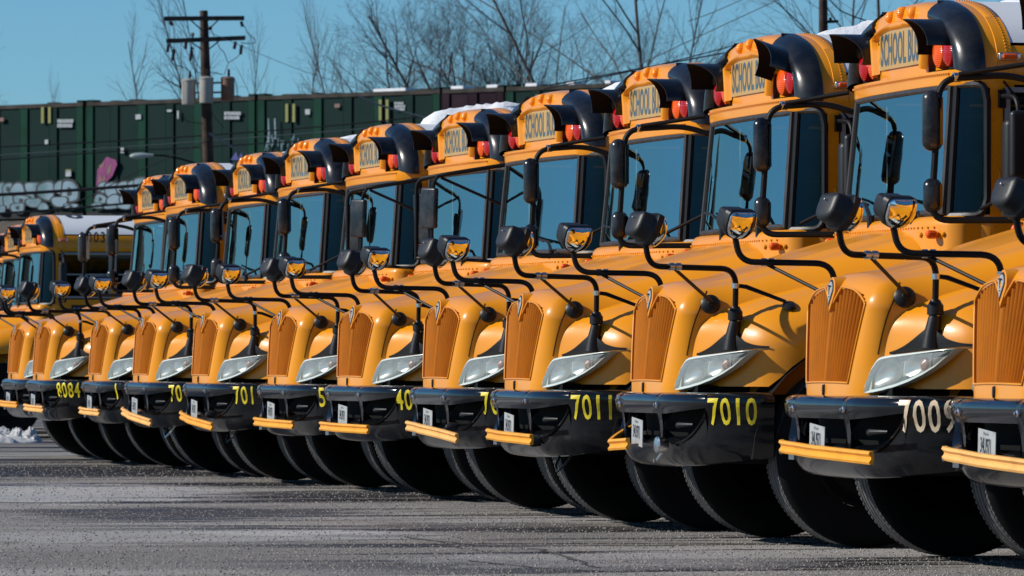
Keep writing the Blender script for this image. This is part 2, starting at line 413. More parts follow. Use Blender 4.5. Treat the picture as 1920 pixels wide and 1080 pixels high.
def pieces(mb):
    par = list(range(len(mb.v)))
    def fd(a):
        while par[a] != a: par[a] = par[par[a]]; a = par[a]
        return a
    for f in mb.f:
        for b in f[1:]: par[fd(b)] = fd(f[0])
    G = {}
    for k, f in enumerate(mb.f): G.setdefault(fd(f[0]), []).append(k)
    out = []
    for fs in G.values():
        q = MB(); mp = {}
        for k in fs:
            for i in mb.f[k]:
                if i not in mp: mp[i] = len(q.v); q.v.append(mb.v[i])
            q.f.append(tuple(mp[i] for i in mb.f[k])); q.m.append(mb.m[k])
        out.append(q)
    return out
def part(mb, name, mats, parent, split=False, **kw):
    if split: return [part(q, name, mats, parent, **kw) for q in pieces(mb)][0]
    o = mb.build(name, mats, parent, **kw); KIDS.setdefault(parent.name, []).append(o); return o

def roofpt(a):       # a 0..pi, from +X side over the top to -X side
    e = 2 / 2.4; ca, sa = cos(a), sin(a)
    return (math.copysign(abs(ca) ** e, ca) * 1.215, 2.65 + .48 * abs(sa) ** e)
HX = sknots([(.40, .075), (.6, .13), (.8, .215), (.97, .30), (1.08, .385), (1.14, .48)])      # headlamp plan curve X -> Y
XO = sknots([(.14, .52), (.235, .69), (.31, .85), (.385, .975), (.48, 1.075), (.6, 1.125), (.75, 1.155), (1.03, 1.18), (1.7, 1.19)])
ZS = sknots([(.14, 1.19), (.22, 1.285), (.75, 1.465), (1.5, 1.60), (1.7, 1.61)])
ZSH = sknots([(.14, 1.09), (.3, 1.10), (.6, 1.15), (1.03, 1.24), (1.7, 1.2)])
def zbot(Y):
    d = .655 ** 2 - (Y - 1.03) ** 2
    return max(.905, .52 + sqrt(d)) if d > 0 else .905 if Y < 1 else .75
def fender_mb():
    mb = MB(); rows = []
    Ys = [.14, .15, .165, .18, .2, .24, .28, .33, .38, .43, .48, .54, .6, .68, .76, .85, .94, 1.03, 1.12, 1.21, 1.3, 1.4, 1.5, 1.6, 1.66, 1.7]
    for Y in Ys:
        x0 = Wd(Y) * (.90 - .02 * Y); zs = ZS(Y); xo = XO(Y); zh = ZSH(Y); zb = min(zbot(Y), zh + .12); row = []
        row.append((x0 - .05, Y, zs - .015)); row.append((x0, Y, zs - .012)); row.append((x0 + .006, Y, zs))
        for k in range(1, 13):
            a = pi / 2 * k / 12; row.append((x0 + (xo - x0) * sin(a) ** .92, Y, zh + (zs - zh) * cos(a) ** 1.05))
        lastz = row[-1][2]; zb2 = min(zb, lastz - .02)
        for k in range(1, 6): row.append((xo - .008 * (k / 5), Y, lastz + (zb2 - lastz) * k / 5))
        row.append((xo - .03, Y, zb2 + .002)); row.append((xo - .04, Y, zb2 + .06))
        if not rows: rows.append([(min(q[0], x0) - .12, Y + .07, q[2]) for q in row])
        rows.append(row)
    mb.grid(rows); return mb
FEND = fender_mb()
BVF = BVHTree.FromPolygons([Vector(q) for q in FEND.v], FEND.f)
def on_fender(x, z, off=.006):
    """point on the wing seen from the front corner at lateral x, height z"""
    d = Vector((-.25, 1, 0)).normalized(); h = BVF.ray_cast(Vector((x, HX(min(x, 1.14)), z)) - d * .6, d)
    if h[0] is None: return Vector((x, HX(x), z))
    return h[0] - d * off
# bumper plan curve sampled by arc length
BP = sknots([(0, 0), (.30, .002), (.55, .014), (.75, .048), (.9, .10), (1.0, .165), (1.07, .25)])
_pl = [(x / 100, BP(x / 100)) for x in range(0, 107, 2)] + [(1.10, .30), (1.125, .36), (1.14, .42), (1.149, .49)]
_al = [0]
for a, b in zip(_pl, _pl[1:]): _al.append(_al[-1] + math.dist(a, b))
LEN = _al[-1]
def bplan(a):
    s = 1 if a >= 0 else -1; a = min(abs(a), LEN - 1e-6)
    for i in range(len(_al) - 1):
        if a <= _al[i + 1]:
            t = (a - _al[i]) / (_al[i + 1] - _al[i]); x = _pl[i][0] + t * (_pl[i + 1][0] - _pl[i][0]); y = _pl[i][1] + t * (_pl[i + 1][1] - _pl[i][1])
            dx, dy = _pl[i + 1][0] - _pl[i][0], _pl[i + 1][1] - _pl[i][1]; l = math.hypot(dx, dy)
            return s * x, y, s * dy / l, -dx / l
BOFF = sknots([(.44, -.13), (.47, -.075), (.52, -.035), (.58, -.010), (.64, -.004), (.72, .0), (.76, .012), (.79, .022), (.82, .026), (.85, .018), (.868, -.012)])
def bsurf(a, z, off=0):
    x, y, nx, ny = bplan(a); o = BOFF(z) + off; return Vector((x + nx * o, y + ny * o, z))
def bzb(a): return .445 + .06 * min(1, (abs(a) / LEN) ** 2)
def bumper_mb():
    mb = MB(); al = [-LEN + 2 * LEN * i / 150 for i in range(151)]; OE = 1.005
    def op(a):
        a = abs(a)
        if a > OE or .415 < a < .495: return None
        top = .750 + .035 * max(0, (a - .48) / (OE - .48)) ** 1.5
        if a < .45: return .612, .752
        k = (a - .495) / (OE - .495); bot = .610 + (top - .610) * max(0, k) ** 4
        return bot, max(top, bot + .001)
    cuts = sorted(set(al + [s * c for s in (-1, 1) for c in (.415, .495, OE, .4149, .4951, OE + .0001)]))
    rowsT = []; rowsB = []
    prev = None
    for a in cuts:
        o = op(a); b, t = o if o else (.68, .68)
        zt = [t + (.868 - t) * k / 7 for k in range(8)]; zb_ = [bzb(a) + (b - bzb(a)) * k / 7 for k in range(8)]
        up = [bsurf(a, z) for z in zt] + [bsurf(a, .872, -.03), bsurf(a, .872, -.075), bsurf(a, .86, -.085)]
        lo = [bsurf(a, max(bzb(a), .45), -.12)] + [bsurf(a, z) for z in zb_]
        if o and o[1] - o[0] < .06: k_ = max(0, (o[1] - o[0]) / .06)
        if o: up = [bsurf(a, t + .006, -.07), bsurf(a, t, -.06), bsurf(a, t, -.012)] + up; lo = lo[:-1] + [bsurf(a, b - .034, .010), bsurf(a, b - .022, .012), bsurf(a, b + .004, -.026), bsurf(a, b + .012, -.06), bsurf(a, b, -.08)]
        else:
            m = bsurf(a, .68); up = [m, m, m] + up; lo = lo[:-1] + [m, m, m, m, m]
        rowsT.append(up); rowsB.append(lo)
    mb.grid(rowsT); mb.grid(rowsB); return mb

def make_bus():
    root = empty('school_bus', 'x', 'school bus')
    # ---- hood with nose
    mb = MB(); 
    def hw(p):
        q = nwarp(p); nx = p.x / .62; k = (max(p.z, NZ0) - NZ0) / (NZ1 - NZ0)
        if p.y < .012 and ngrille(nx, k): q.y += .066
        if p.y > .2 and p.z > 1.3: q.z += .016 * math.exp(-((abs(p.x) - .36) / .045) ** 2) * min(1, (p.y - .2) / .3)
        return q
    rbox(mb, (-.62, 0, .70), (.62, 1.5, 1.50), .13, n=7, div=(60, 16, 44), warp=hw)
    hood = part(mb, 'hood', 'yellow', root, ang=30)
    # shut lines: nose panel against hood flank, hood against wings
    BVH_ = BVHTree.FromPolygons([q.co.copy() for q in hood.data.vertices], [tuple(p.vertices) for p in hood.data.polygons])
    def onhood(p, d, off=.0015):
        h = BVH_.ray_cast(Vector(p), Vector(d).normalized()); return None if h[0] is None else h[0] - Vector(d).normalized() * off
    for s in (1, -1):
        pts = []
        for i in range(17):
            t = i / 16; z = 1.08 + .365 * t; y = .135 + .05 * t + .07 * t ** 3; h = onhood((s * 1.2, y, z), (-s, 0, 0))
            if h: pts.append(h)
        q = MB(); q.tube(pts, .0035, 5); part(q, 'panel_seam', 'grilleback', root)
    gr = MB()
    rows = []
    for i in range(25):
        nx = -.80 + 1.60 * i / 24; top = gtop(nx)
        rows.append([nsurf(nx, .135 + (top - .135) * j / 8, .063) for j in range(9)])
    gr.grid(rows)
    grille = part(gr, 'grille', 'grilleback', root)
    ns = 19
    for i in range(ns):
        nx = -.755 + 1.51 * i / (ns - 1); top = gtop(nx) - .012; mb = MB(); rows = []
        big = (i == ns // 2); hw_ = .015 if big else .0095
        for j in range(7):
            k = .138 + (top - .138) * j / 6; p = nsurf(nx, k, .060); pr = .056 + (.010 if big else 0)
            rows.append([p + Vector((-hw_, 0, 0)), p + Vector((-hw_ * .8, -pr * .8, 0)), p + Vector((0, -pr, 0)), p + Vector((hw_ * .8, -pr * .8, 0)), p + Vector((hw_, 0, 0))])
        mb.grid(rows, flip=True); mb.add(rows[-1], [(0, 1, 2, 3, 4)]); mb.add(rows[0], [(4, 3, 2, 1, 0)])
        part(mb, 'grille_slat', 'grille', grille, ang=50)
    ol_ = [nsurf(-.81, .125 + (gtop(.8) - .125) * i / 12, -.002) for i in range(13)] + [nsurf(-.78 + 1.56 * i / 40, gtop(-.78 + 1.56 * i / 40) + .006, -.002) for i in range(41)] + [nsurf(.81, gtop(.8) - (gtop(.8) - .125) * i / 12, -.002) for i in range(13)] + [nsurf(x_, .125, -.002) for x_ in (.5, .25, 0, -.25, -.5)]
    mb = MB(); mb.tube(ol_ + [ol_[0]], .0062, 6, cap=False); part(mb, 'grille_surround', 'yellow', root, ang=80)
    # emblem: pointed shield in a moulded surround
    def shield(mb, w_, h_, zc, dep, mi=0, hgt=.01):
        top = nsurf(0, zc); n = 24; ring = []
        for i in range(n):
            a = 2 * pi * i / n; x = sin(a); z = cos(a)
            if z < 0: x *= (1 + z) ** .75 * 1.0 if z > -1 else 0
            ring.append((x * w_, z * h_ * (1 if z > 0 else 1.45)))
        def P(x, z, d): 
            k = zc + z / (NZ1 - NZ0); q = nsurf(x / .6, k); return Vector((x, q.y - d, q.z))
        r0 = [P(x, z, dep) for x, z in ring]; r1 = [P(x * .96, z * .96, dep + hgt) for x, z in ring]; c = P(0, 0, dep + hgt * 1.2)
        mb.grid([r0, r1], cv=True, mi=mi); mb.add(r1 + [c], [(i, (i + 1) % n, n) for i in range(n)], mi)
    mb = MB(); shield(mb, .070, .078, .865, -.05, hgt=.062); part(mb, 'emblem_surround', 'yellow', root, ang=60)
    mb = MB(); shield(mb, .052, .060, .872, .010, hgt=.008); em = part(mb, 'emblem', 'dark_text', root)
    mb = MB(); shield(mb, .042, .048, .872, .018, hgt=.003); part(mb, 'emblem_face', 'plate', em)
    mb = MB()
    q = nsurf(0, .87)
    for dx, dz, sx, sz in ((0, .005, .008, .05), (-.012, .026, .02, .007), (.012, .026, .02, .007), (0, -.03, .02, .006)):
        mb.box((dx, q.y - .024, q.z + dz), (sx, .003, sz))
    part(mb, 'emblem_mark', 'dark_text', em)
    mb = MB(); p = nsurf(0, .06); mb.lathe([(.014, .0), (.012, -.012), (.0, -.014)], p, (0, 1, 0), n=12, sc=(2.2, .8)); part(mb, 'hood_catch', 'gasket', root)
    # ---- wings
    for s in (1, -1):
        mb = FEND if s > 0 else mirror(FEND); part(mb, 'fender', 'yellow', root, ang=40)
        q = MB(); q.tube([(s * (Wd(Y) * (.90 - .02 * Y) + .002), Y, ZS(Y) + .003) for Y in [.17 + 1.3 * i / 24 for i in range(25)]], .0035, 5); part(q, 'panel_seam', 'grilleback', root)
    for s in (1, -1):
        mb = MB(); rows = []
        for i in range(17):
            a = pi * i / 16; rows.append([(s * x, 1.03 - .66 * cos(a), .50 + .66 * sin(a)) for x in (.55, 1.14)])
        mb.grid(rows)
        mb.box((s * .55, 1.03, .85), (.02, 1.3, .75))
        part(mb, 'wheel_well', 'under', root)
    # ---- headlamps
    OUT_T = [(.50, .887), (.51, .93), (.54, 1.0), (.59, 1.055), (.62, 1.068), (.70, 1.078), (.82, 1.088), (.94, 1.098), (1.03, 1.106), (1.075, 1.108)]
    OUT_B = [(.50, .885), (.53, .884), (.58, .887), (.65, .897), (.73, .914), (.82, .940), (.91, .975), (.98, 1.015), (1.04, 1.07), (1.075, 1.108)]
    ft, fb = knots(OUT_T), knots(OUT_B)
    def hl(x, v, off, shrink=0.0):
        zt, zb = ft(x), fb(x); zm = (zt + zb) / 2; hh = max((zt - zb) / 2 - shrink, .0005); y = HX(x)
        n = Vector((.5, -1, 0)) if x > .7 else Vector((.2, -1, 0)); n.normalize()
        z = zm + v * hh
        return Vector((x, y, z)) + n * off + Vector((0, 0.10 * (z - .95), 0))
    for s in (1, -1):
        xs = [.50 + .575 * (i / 36) for i in range(37)]
        mb = MB(); rows = []
        for x in xs:
            rows.append([hl(x, v, o) for v, o in ((-1.02, -.03), (-1, .012), (-.98, .02), (-.8, .021), (-.8, -.05), (0, -.06), (.86, -.05), (.86, .021), (.98, .02), (1, .012), (1.02, -.03))])
        mb.grid(rows)
        hd = part(mb if s > 0 else mirror(mb), 'headlamp', 'bezel', root, ang=50)
        xs2 = [.515 + (1.05 - .515) * i / 24 for i in range(25)]
        mb = MB(); mb.grid([[hl(x, -1 + 2 * j / 8, .020 + .012 * (1 - (j / 4 - 1) ** 2), .012) for j in range(9)] for x in xs2], flip=True)
        part(mb if s > 0 else mirror(mb), 'lens', 'clear', hd)
        # inner bezel side, two reflector bowls and the outer cell
        mb = MB()
        for cx, hw_, dp in ((.645, .105, .034), (.845, .085, .03)):
            rows = []
            for i in range(13):
                u = -1 + 2 * i / 12; x = cx + u * hw_; row = []
                for j in range(11):
                    v = -1 + 2 * j / 10; q = hl(x, v * .84, 0); rr = min(1, sqrt(u * u + v * v) ); dd = -.012 - dp * (1 - rr * rr); row.append(q + Vector((-.4 * dd * 0, -dd, 0)))
                rows.append(row)
            mb.grid(rows)
        part(mb if s > 0 else mirror(mb), 'reflector', 'reflector', hd, split=True)
        mb = MB(); mb.grid([[hl(x, v, -.012) for v in (-.85, 0, .85)] for x in (.752, .757, .762)]); mb.grid([[hl(x, v, .0) for v in (-.85, 0, .85)] for x in (.512, .525, .535)])
        part(mb if s > 0 else mirror(mb), 'reflector_divider', 'bezel', hd, split=True)
        mb = MB(); mb.grid([[hl(x, v, -.014) for v in (-.8, 0, .8)] for x in (.94, .97, 1.01)]); part(mb if s > 0 else mirror(mb), 'side_marker_cell', 'haze', hd)
        mb = MB(); mb.lathe([(.035, 0), (.03, -.02), (.0, -.035)], hl(.88, 0, -.04), (-.3, 1, 0), n=14); part(mb if s > 0 else mirror(mb), 'turn_signal_bulb', 'turn', hd)
    # ---- bumper
    bmp = part(bumper_mb(), 'bumper', 'bumper', root, ang=42)
    mb = MB(); rows = []
    for i in range(31):
        a = -LEN + .02 + (2 * LEN - .04) * i / 30; rows.append([bsurf(a, z, -.13) + Vector((0, .03, 0)) for z in (.47, .6, .75, .85)])
    mb.grid(rows); part(mb, 'bumper_inner_panel', 'under', bmp)
    for a in (-.455, .455):
        mb = MB(); p = bsurf(a, .80, .0); mb.lathe([(.020, -.0), (.018, -.008), (.009, -.012), (.009, -.02), (0, -.022)], p, (0, 1, 0), n=8); part(mb, 'bumper_bolt', 'chrome', bmp)
    mb = MB(); mb.tube([(.62, -.0 + BP(.62) + .05, .685), (.70, BP(.7) + .02, .688), (.80, BP(.8) + .05, .69)], [.02, .016, .008], 10); part(mb, 'tow_hook', 'hous', bmp)
    mb = MB()
    for s in (-1, 1): mb.box((s * .045, .12, .85), (.03, .06, .05))
    part(mb, 'hood_hinge', 'yellow', root, split=True)
    mb = MB(); mb.box((0, .30, .86), (1.5, .30, .10)); part(mb, 'radiator_support', 'under', root)
    # ---- licence plate
    pl = MB(); rx = Matrix.Rotation(R_(4), 3, 'Y'); pl.box((.0, -.022, .640), (.27, .004, .155), rot=rx); plate = part(pl, 'licence_plate', 'plate', root)
    t = text_mesh('34U971', .01); mb = MB(); k = .075; mb.add([rx @ Vector((x * k * .52 - .095, 0, y * k - .035)) + Vector((.0, -.0255, .640)) for x, y in t[0]], t[1]); part(mb, 'plate_characters', 'dark_text', plate, smooth=False)
    t = text_mesh('Maryland', 0); k = .02; mb = MB(); mb.add([rx @ Vector((x * k - .05, 0, y * k + .048)) + Vector((.0, -.0255, .640)) for x, y in t[0]], t[1]); part(mb, 'plate_heading', 'dark_text', plate, smooth=False)
    # ---- wing mirrors on tubular arms (cross-view mirrors)
    for s in (1, -1):
        mb = MB(); rows = []
        for i in range(25):
            x = .62 + (1.10 - .62) * i / 24; lo_ = ft(x) + .012
            b = 1 - min(1, abs(x - .885) / (.27 if x < .885 else .21)); hi_ = lo_ + .012 + .115 * b ** 1.9
            rows.append([on_fender(x, lo_ + (hi_ - lo_) * j / 6, .012 + .02 * b * (j / 6)) for j in range(7)])
        mb.grid(rows)
        rows2 = [[r[0], r[0] + Vector((0, .05, -.004))] for r in rows]; mb.grid(rows2)
        base = on_fender(.87, 1.17, .0); base = Vector((.868, base.y - .005, 1.12))
        top = Vector((.88, base.y + .02, 1.335))
        mb.tube([base + Vector((0, .0, -.01)), base + (top - base) * .3, top - Vector((0, 0, .06))], [.050, .042, .032], 16)
        wbr = part(mb if s > 0 else mirror(mb), 'mirror_bracket', 'plastic', root, ang=50)
        mb = MB(); mb.lathe([(.030, -.06), (.042, -.055), (.042, -.01), (.034, .0), (.024, .02)], top, (0, 0, 1), n=16)
        mb.tube([base + Vector((.02, .05, .06)), base + Vector((.03, .12, .12))], [.03, .012], 8)
        part(mb if s > 0 else mirror(mb), 'bracket_collar', 'plastic', wbr)
        mx = 1.10 if s > 0 else 1.05; my = -.215 if s > 0 else -.14; ms = 1.0 if s > 0 else .86
        pts = path([top - Vector((0, 0, .02)), (.895, top.y + .0, 1.565), (mx, my, 1.575), (mx + .01, my - .03, 1.74)], .10, 7)
        mb = MB(); mb.tube(pts, .0165, 10); arm = part(mb if s > 0 else mirror(mb), 'mirror_arm', 'tube', root)
        mb = MB()
        for q, r_ in ((Vector((.89, top.y, 1.47)), (0, 0, 1)), (Vector((mx - .012, my + .13, 1.573)), (.18, -1, 0)), (Vector((mx - .018, my + .17, 1.573)), (.18, -1, 0))):
            mb.lathe([(.018, -.014), (.022, -.014), (.022, .014), (.018, .014)], q, r_, n=12)
        part(mb if s > 0 else mirror(mb), 'arm_clamp', 'chrome', arm, split=True)
        # braces with rubber feet on hood flank and wing
        nz = nwarp((.6205, .16, 1.43)); f1 = Vector((nz.x + .012, nz.y + .02, nz.z))
        f2 = on_fender(.97, 1.27, 0); f2 = Vector((.985, .62, 1.335))
        h = BVF.ray_cast(Vector((.985, .62, 2)), Vector((0, 0, -1)))
        if h[0]: f2 = h[0] + Vector((0, 0, .012))
        mb = MB(); mb.tube([(mx - .012, my + .15, 1.56), f1 + Vector((.03, -.0, .01))], .010, 8); mb.tube([(.89, top.y + .02, 1.47), (.89, top.y + .06, 1.465), f2 + Vector((0, -.02, .02))], [.012, .013, .010], 8)
        part(mb if s > 0 else mirror(mb), 'arm_brace', 'tube', root, split=True)
        mb = MB(); mb.lathe([(.054, -.012), (.056, .004), (.046, .014), (.02, .022), (.016, .05), (0, .05)], f1 - Vector((.01, 0, 0)), (1, -.15, .25), n=20); part(mb if s > 0 else mirror(mb), 'brace_foot', 'plastic', root)
        mb = MB(); mb.lathe([(.044, -.012), (.042, .008), (.02, .016), (0, .018)], f2, (.35, -.25, 1), n=18, sc=(1.3, .8)); part(mb if s > 0 else mirror(mb), 'brace_foot', 'plastic', root)
        # head: rounded housing, flat-topped, tapering downwards, convex glass
        hc = Vector((mx + (.0), my - .02, 1.785)); yaw = R_(14) if s > 0 else R_(64)
        dirg = Vector((-sin(yaw), cos(yaw), -.42)).normalized()       # where the glass looks (for s=+1 space)
        side = Vector((0, 0, 1)).cross(dirg).normalized(); upv = dirg.cross(side)
        def D_(u, v):  # outline, u across v up (-1..1)
            return side * (u * ms * .108 * (1 - .22 * max(0, -v) ** 1.5)) + upv * (v * ms * .088)
        ol = []
        for i in range(32):
            a = 2 * pi * i / 32; ca, sa = cos(a), sin(a); e = .28 if sa > 0 else .62
            ol.append((math.copysign(abs(ca) ** e, ca), math.copysign(abs(sa) ** e, sa)))
        def ring(k, d): return [hc + D_(u * k, v * k) + dirg * d for u, v in ol]
        def dome(k, d): return [hc + D_((u * k + cos(2 * pi * i_ / 32) * (1 - k)) * k, (v * k + sin(2 * pi * i_ / 32) * (1 - k)) * k) + dirg * d for i_, (u, v) in enumerate(ol)]
        mb = MB(); mb.grid([ring(.0, -.088), ring(.5, -.088), ring(.74, -.083), ring(.83, -.07), ring(.88, -.02), ring(.99, -.005), ring(1.06, .0), ring(1.06, .035), ring(.99, .04), ring(.98, .03), ring(.5, .03), ring(0, .03)], cv=True)
        mh = part(mb if s > 0 else mirror(mb), 'cross_view_mirror', 'hous', root, ang=50)
        mb = MB(); mb.grid([ring(.985, .03)] + [[hc + D_(u * k, v * k) + dirg * ((.115 if s > 0 else .078) - (.040 if s > 0 else .022) * ((u * k) ** 2 + (v * k) ** 2)) for u, v in ol] for k in [.985, .93, .86, .76, .64, .5, .36, .2, .05, 0]], cv=True); part(mb if s > 0 else mirror(mb), 'convex_glass', 'mirror', mh, ang=80)
        mb = MB()
        for dz in (.03, -.04): mb.lathe([(.006, -.004), (.004, .004), (0, .005)], hc - dirg * .088 + Vector((0, 0, dz)), -dirg, n=8)
        part(mb if s > 0 else mirror(mb), 'housing_screw', 'chrome', mh, split=True)
    # ---- cowl, cab front
    mb = MB()
    def cw(p):
        p = Vector(p); 
        if abs(p.x) > .8: p.y += .9 * (abs(p.x) - .8) ** 2
        return p
    rbox(mb, (-1.19, 1.39, .80), (1.19, 1.78, 1.865), .06, n=4, div=(24, 3, 3), warp=cw)
    part(mb, 'cowl', 'yellow', root)
    mb = MB()
    for i in range(40):
        x = -1.05 + 2.1 * i / 39; mb.box((x, 1.388 + (.9 * (abs(x) - .8) ** 2 if abs(x) > .8 else 0), 1.80), (.010, .008, .010))
    for x in (.93, 1.12): mb.lathe([(.016, 0), (.012, -.01), (0, -.012)], (x, 1.388 + .9 * (x - .8) ** 2, 1.76), (0, 1, 0), n=8)
    part(mb, 'cowl_rivets', 'yellow', root, kind='stuff')
    for s in (1, -1):
        mb = MB(); rbox(mb, (s * 1.08 - .025, 1.385, 1.735), (s * 1.08 + .025, 1.46, 1.785), .028, n=3, div=(2, 2, 2)); part(mb, 'turn_signal', 'amber', root)
    # windscreen glass + gasket
    zb, ztp = 1.885, 2.595; yb, yt = 1.458, 1.518
    def wp(x, k, off=0):
        return Vector((x * (1 - .045 * k), yb + (yt - yb) * k + .05 * (abs(x) / 1.06) ** 3 - off, zb + (ztp - zb) * k))
    mb = MB(); mb.grid([[wp(-1.03 + 2.06 * i / 16, k / 4) for k in range(5)] for i in range(17)], flip=True)
    part(mb, 'windscreen', 'glass', root)
    mb = MB()
    loop = [wp(-1.03 + 2.06 * i / 16, 0) for i in range(17)] + [wp(1.03, k / 4) for k in range(1, 4)] + [wp(1.03 - 2.06 * i / 16, 1) for i in range(17)] + [wp(-1.03, 1 - k / 4) for k in range(1, 4)]
    mb.tube(loop + [loop[0]], .019, 8, cap=False); part(mb, 'windscreen_gasket', 'gasket', root)
    # quarter windows with rounded rear corners
    def qp(u, k):   # u 0 front post .. 1 rear
        a = u * pi / 2; x = 1.05 + .155 * sin(a) - .035 * k * (1 - u); y = 1.535 + .175 * u + .055 * k * (1 - u); return Vector((x, y, zb - .02 + (ztp - zb + .03) * k))
    for s in (1, -1):
        us = [i / 10 for i in range(11)]
        def lim(u): d = max(0, (u - .62) / .38); return .13 * (1 - sqrt(max(0, 1 - d * d)))
        mb = MB(); mb.grid([[qp(u, lim(u) + (1 - 2 * lim(u)) * j / 6) for j in range(7)] for u in us], flip=True); qw = part(mb if s > 0 else mirror(mb), 'quarter_window', 'sideglass', root)
        lp = [qp(u, lim(u)) for u in us] + [qp(1, .13 + .74 * j / 5) for j in range(1, 5)] + [qp(u, 1 - lim(u)) for u in reversed(us)]
        mb = MB(); mb.tube(lp + [lp[0]], .022, 8, cap=False); part(mb if s > 0 else mirror(mb), 'window_gasket', 'plastic', qw)
        # corner fillers (yellow body behind the rounded gasket corners) and pillar
        mb = MB()
        rows = []
        for (y0, y1) in ((1.80, 1.94),):
            rows = [[(1.203, y, z) for z in (.62, 1.2, 1.85, 2.3, 2.66)] for y in (1.70, 1.72) ]
        mb.grid([[(1.212, y, z) for z in (1.86, 2.3, 2.66)] for y in (1.725, 1.76, 1.80)], flip=True)
        mb.grid([[(1.19, 1.68, z) for z in (.62, 1.2, 1.87)], [(1.212, 1.725, z) for z in (.62, 1.2, 1.87)], [(1.212, 1.80, z) for z in (.62, 1.2, 1.87)]], flip=True)
        pil = part(mb if s > 0 else mirror(mb), 'door_pillar', 'yellow', root)
        mb = MB()
        for k in range(9): mb.lathe([(.007, 0), (.005, .004), (0, .005)], (1.213, 1.75 if k % 2 else 1.78, 1.7 + k * .1), (1, 0, 0), n=6)
        part(mb if s > 0 else mirror(mb), 'pillar_rivets', 'yellow', pil, kind='stuff')
    # header band above the windscreen
    mb = MB(); rows = []
    for i in range(33):
        x = -1.0 + 2 * i / 32; y = wp(x, 1).y - .012; rows.append([(x, y + .01, 2.600), (x, y, 2.612), (x, y - .004, 2.69), (x, y + .09, 2.70)])
    ends = [[(1.08, 1.60, 2.60), (1.08, 1.59, 2.612), (1.09, 1.59, 2.69), (1.08, 1.64, 2.70)], [(1.17, 1.665, 2.59), (1.175, 1.66, 2.605), (1.18, 1.66, 2.69), (1.17, 1.70, 2.70)], [(1.213, 1.73, 2.58), (1.215, 1.73, 2.6), (1.217, 1.73, 2.69), (1.2, 1.75, 2.70)], [(1.213, 1.865, 2.58), (1.215, 1.865, 2.6), (1.217, 1.865, 2.69), (1.2, 1.865, 2.70)]]
    neg = [[(-a, b, c) for a, b, c in r] for r in reversed(ends)]
    mb.grid(neg + rows + ends); hb = part(mb, 'header_panel', 'yellow', root)
    mb = MB()
    for i in range(62):
        x = -1.0 + 2 * i / 61; mb.box((x, wp(x, 1).y - .018, 2.668), (.010, .010, .012))
    for k in range(10): mb.lathe([(.006, 0), (0, .005)], (1.105 + .011 * k, 1.605 + .014 * k, 2.668), (1, -.6, 0), n=6)
    part(mb, 'header_rivets', 'yellow', hb, kind='stuff')
    # ---- roof cap
    cap_prof = [(.0, 1.548), (.35, 1.550), (.6, 1.552), (.78, 1.554), (.86, 1.558), (.90, 1.564), (.93, 1.574), (.955, 1.590), (.973, 1.610), (.986, 1.637), (.994, 1.665), (.999, 1.70), (1.0, 1.73), (1.0, 1.78), (1.0, 1.825)]
    mb = MB(); rows = []
    for sc_, Y in cap_prof:
        rows.append([(x * sc_, Y, 2.69 + (z - 2.69) * sc_) for x, z in [roofpt(pi * (i / 160)) for i in range(161)]])
        rows[-1] = [(x, max(y, 1.622) if abs(x) > .60 and sc_ < .96 else y, z) for x, y, z in rows[-1]]
    mb.grid(rows, flip=True); capo = part(mb, 'roof_cap', 'yellow', root, ang=40)
    # moulded brow round the destination sign
    mb = MB()
    def brow(x): return 3.002 - .062 * (abs(x) / .54) ** 2.6
    bl = [(-.495, 2.725)] + [(-.51, 2.80), (-.525, 2.87)] + [(x, brow(x)) for x in [-.54 + 1.08 * i / 20 for i in range(21)]] + [(.525, 2.87), (.51, 2.80), (.495, 2.725)]
    rows = []
    for x, z in bl:
        c = Vector((x * .0, 0, 2.86)); o_ = Vector((x, 0, z)); d = (o_ - Vector((x * .25, 0, 2.84))).normalized()
        rows.append([o_ - d * .045 + Vector((0, 1.552, 0)), o_ - d * .03 + Vector((0, 1.545, 0)), o_ - d * .018 + Vector((0, 1.522, 0)), o_ + Vector((0, 1.514, 0)), o_ + d * .020 + Vector((0, 1.526, 0)), o_ + d * .032 + Vector((0, 1.558, 0))])
    mb.grid(rows, flip=False); part(mb, 'sign_surround', 'yellow', capo, ang=60)
    mb = MB(); mb.box((.02, 1.541, 2.868), (.86, .008, .230)); sg = part(mb, 'destination_sign', 'signy', root)
    t = text_mesh('SCHOOL BUS', .022, 1.05); k = .190; wx = .80 / (t[2] * k); mb = MB(); mb.add([(x * k * wx - .38, 1.5355, 2.772 + y * k) for x, y in t[0]], t[1]); part(mb, 'sign_lettering', 'letter', sg, smooth=False)
    for x in (-.235, 0, .235):
        z = 3.075 - .25 * x * x; mb = MB(); mb.lathe([(.038, .03), (.038, -.008), (.034, -.024), (.024, -.037), (.012, -.043), (0, -.045)], (x * 1.0, 1.566, z - .006), (0, 1, -.15), n=18, sc=(1, .95)); part(mb, 'marker_lamp', 'marker', capo)
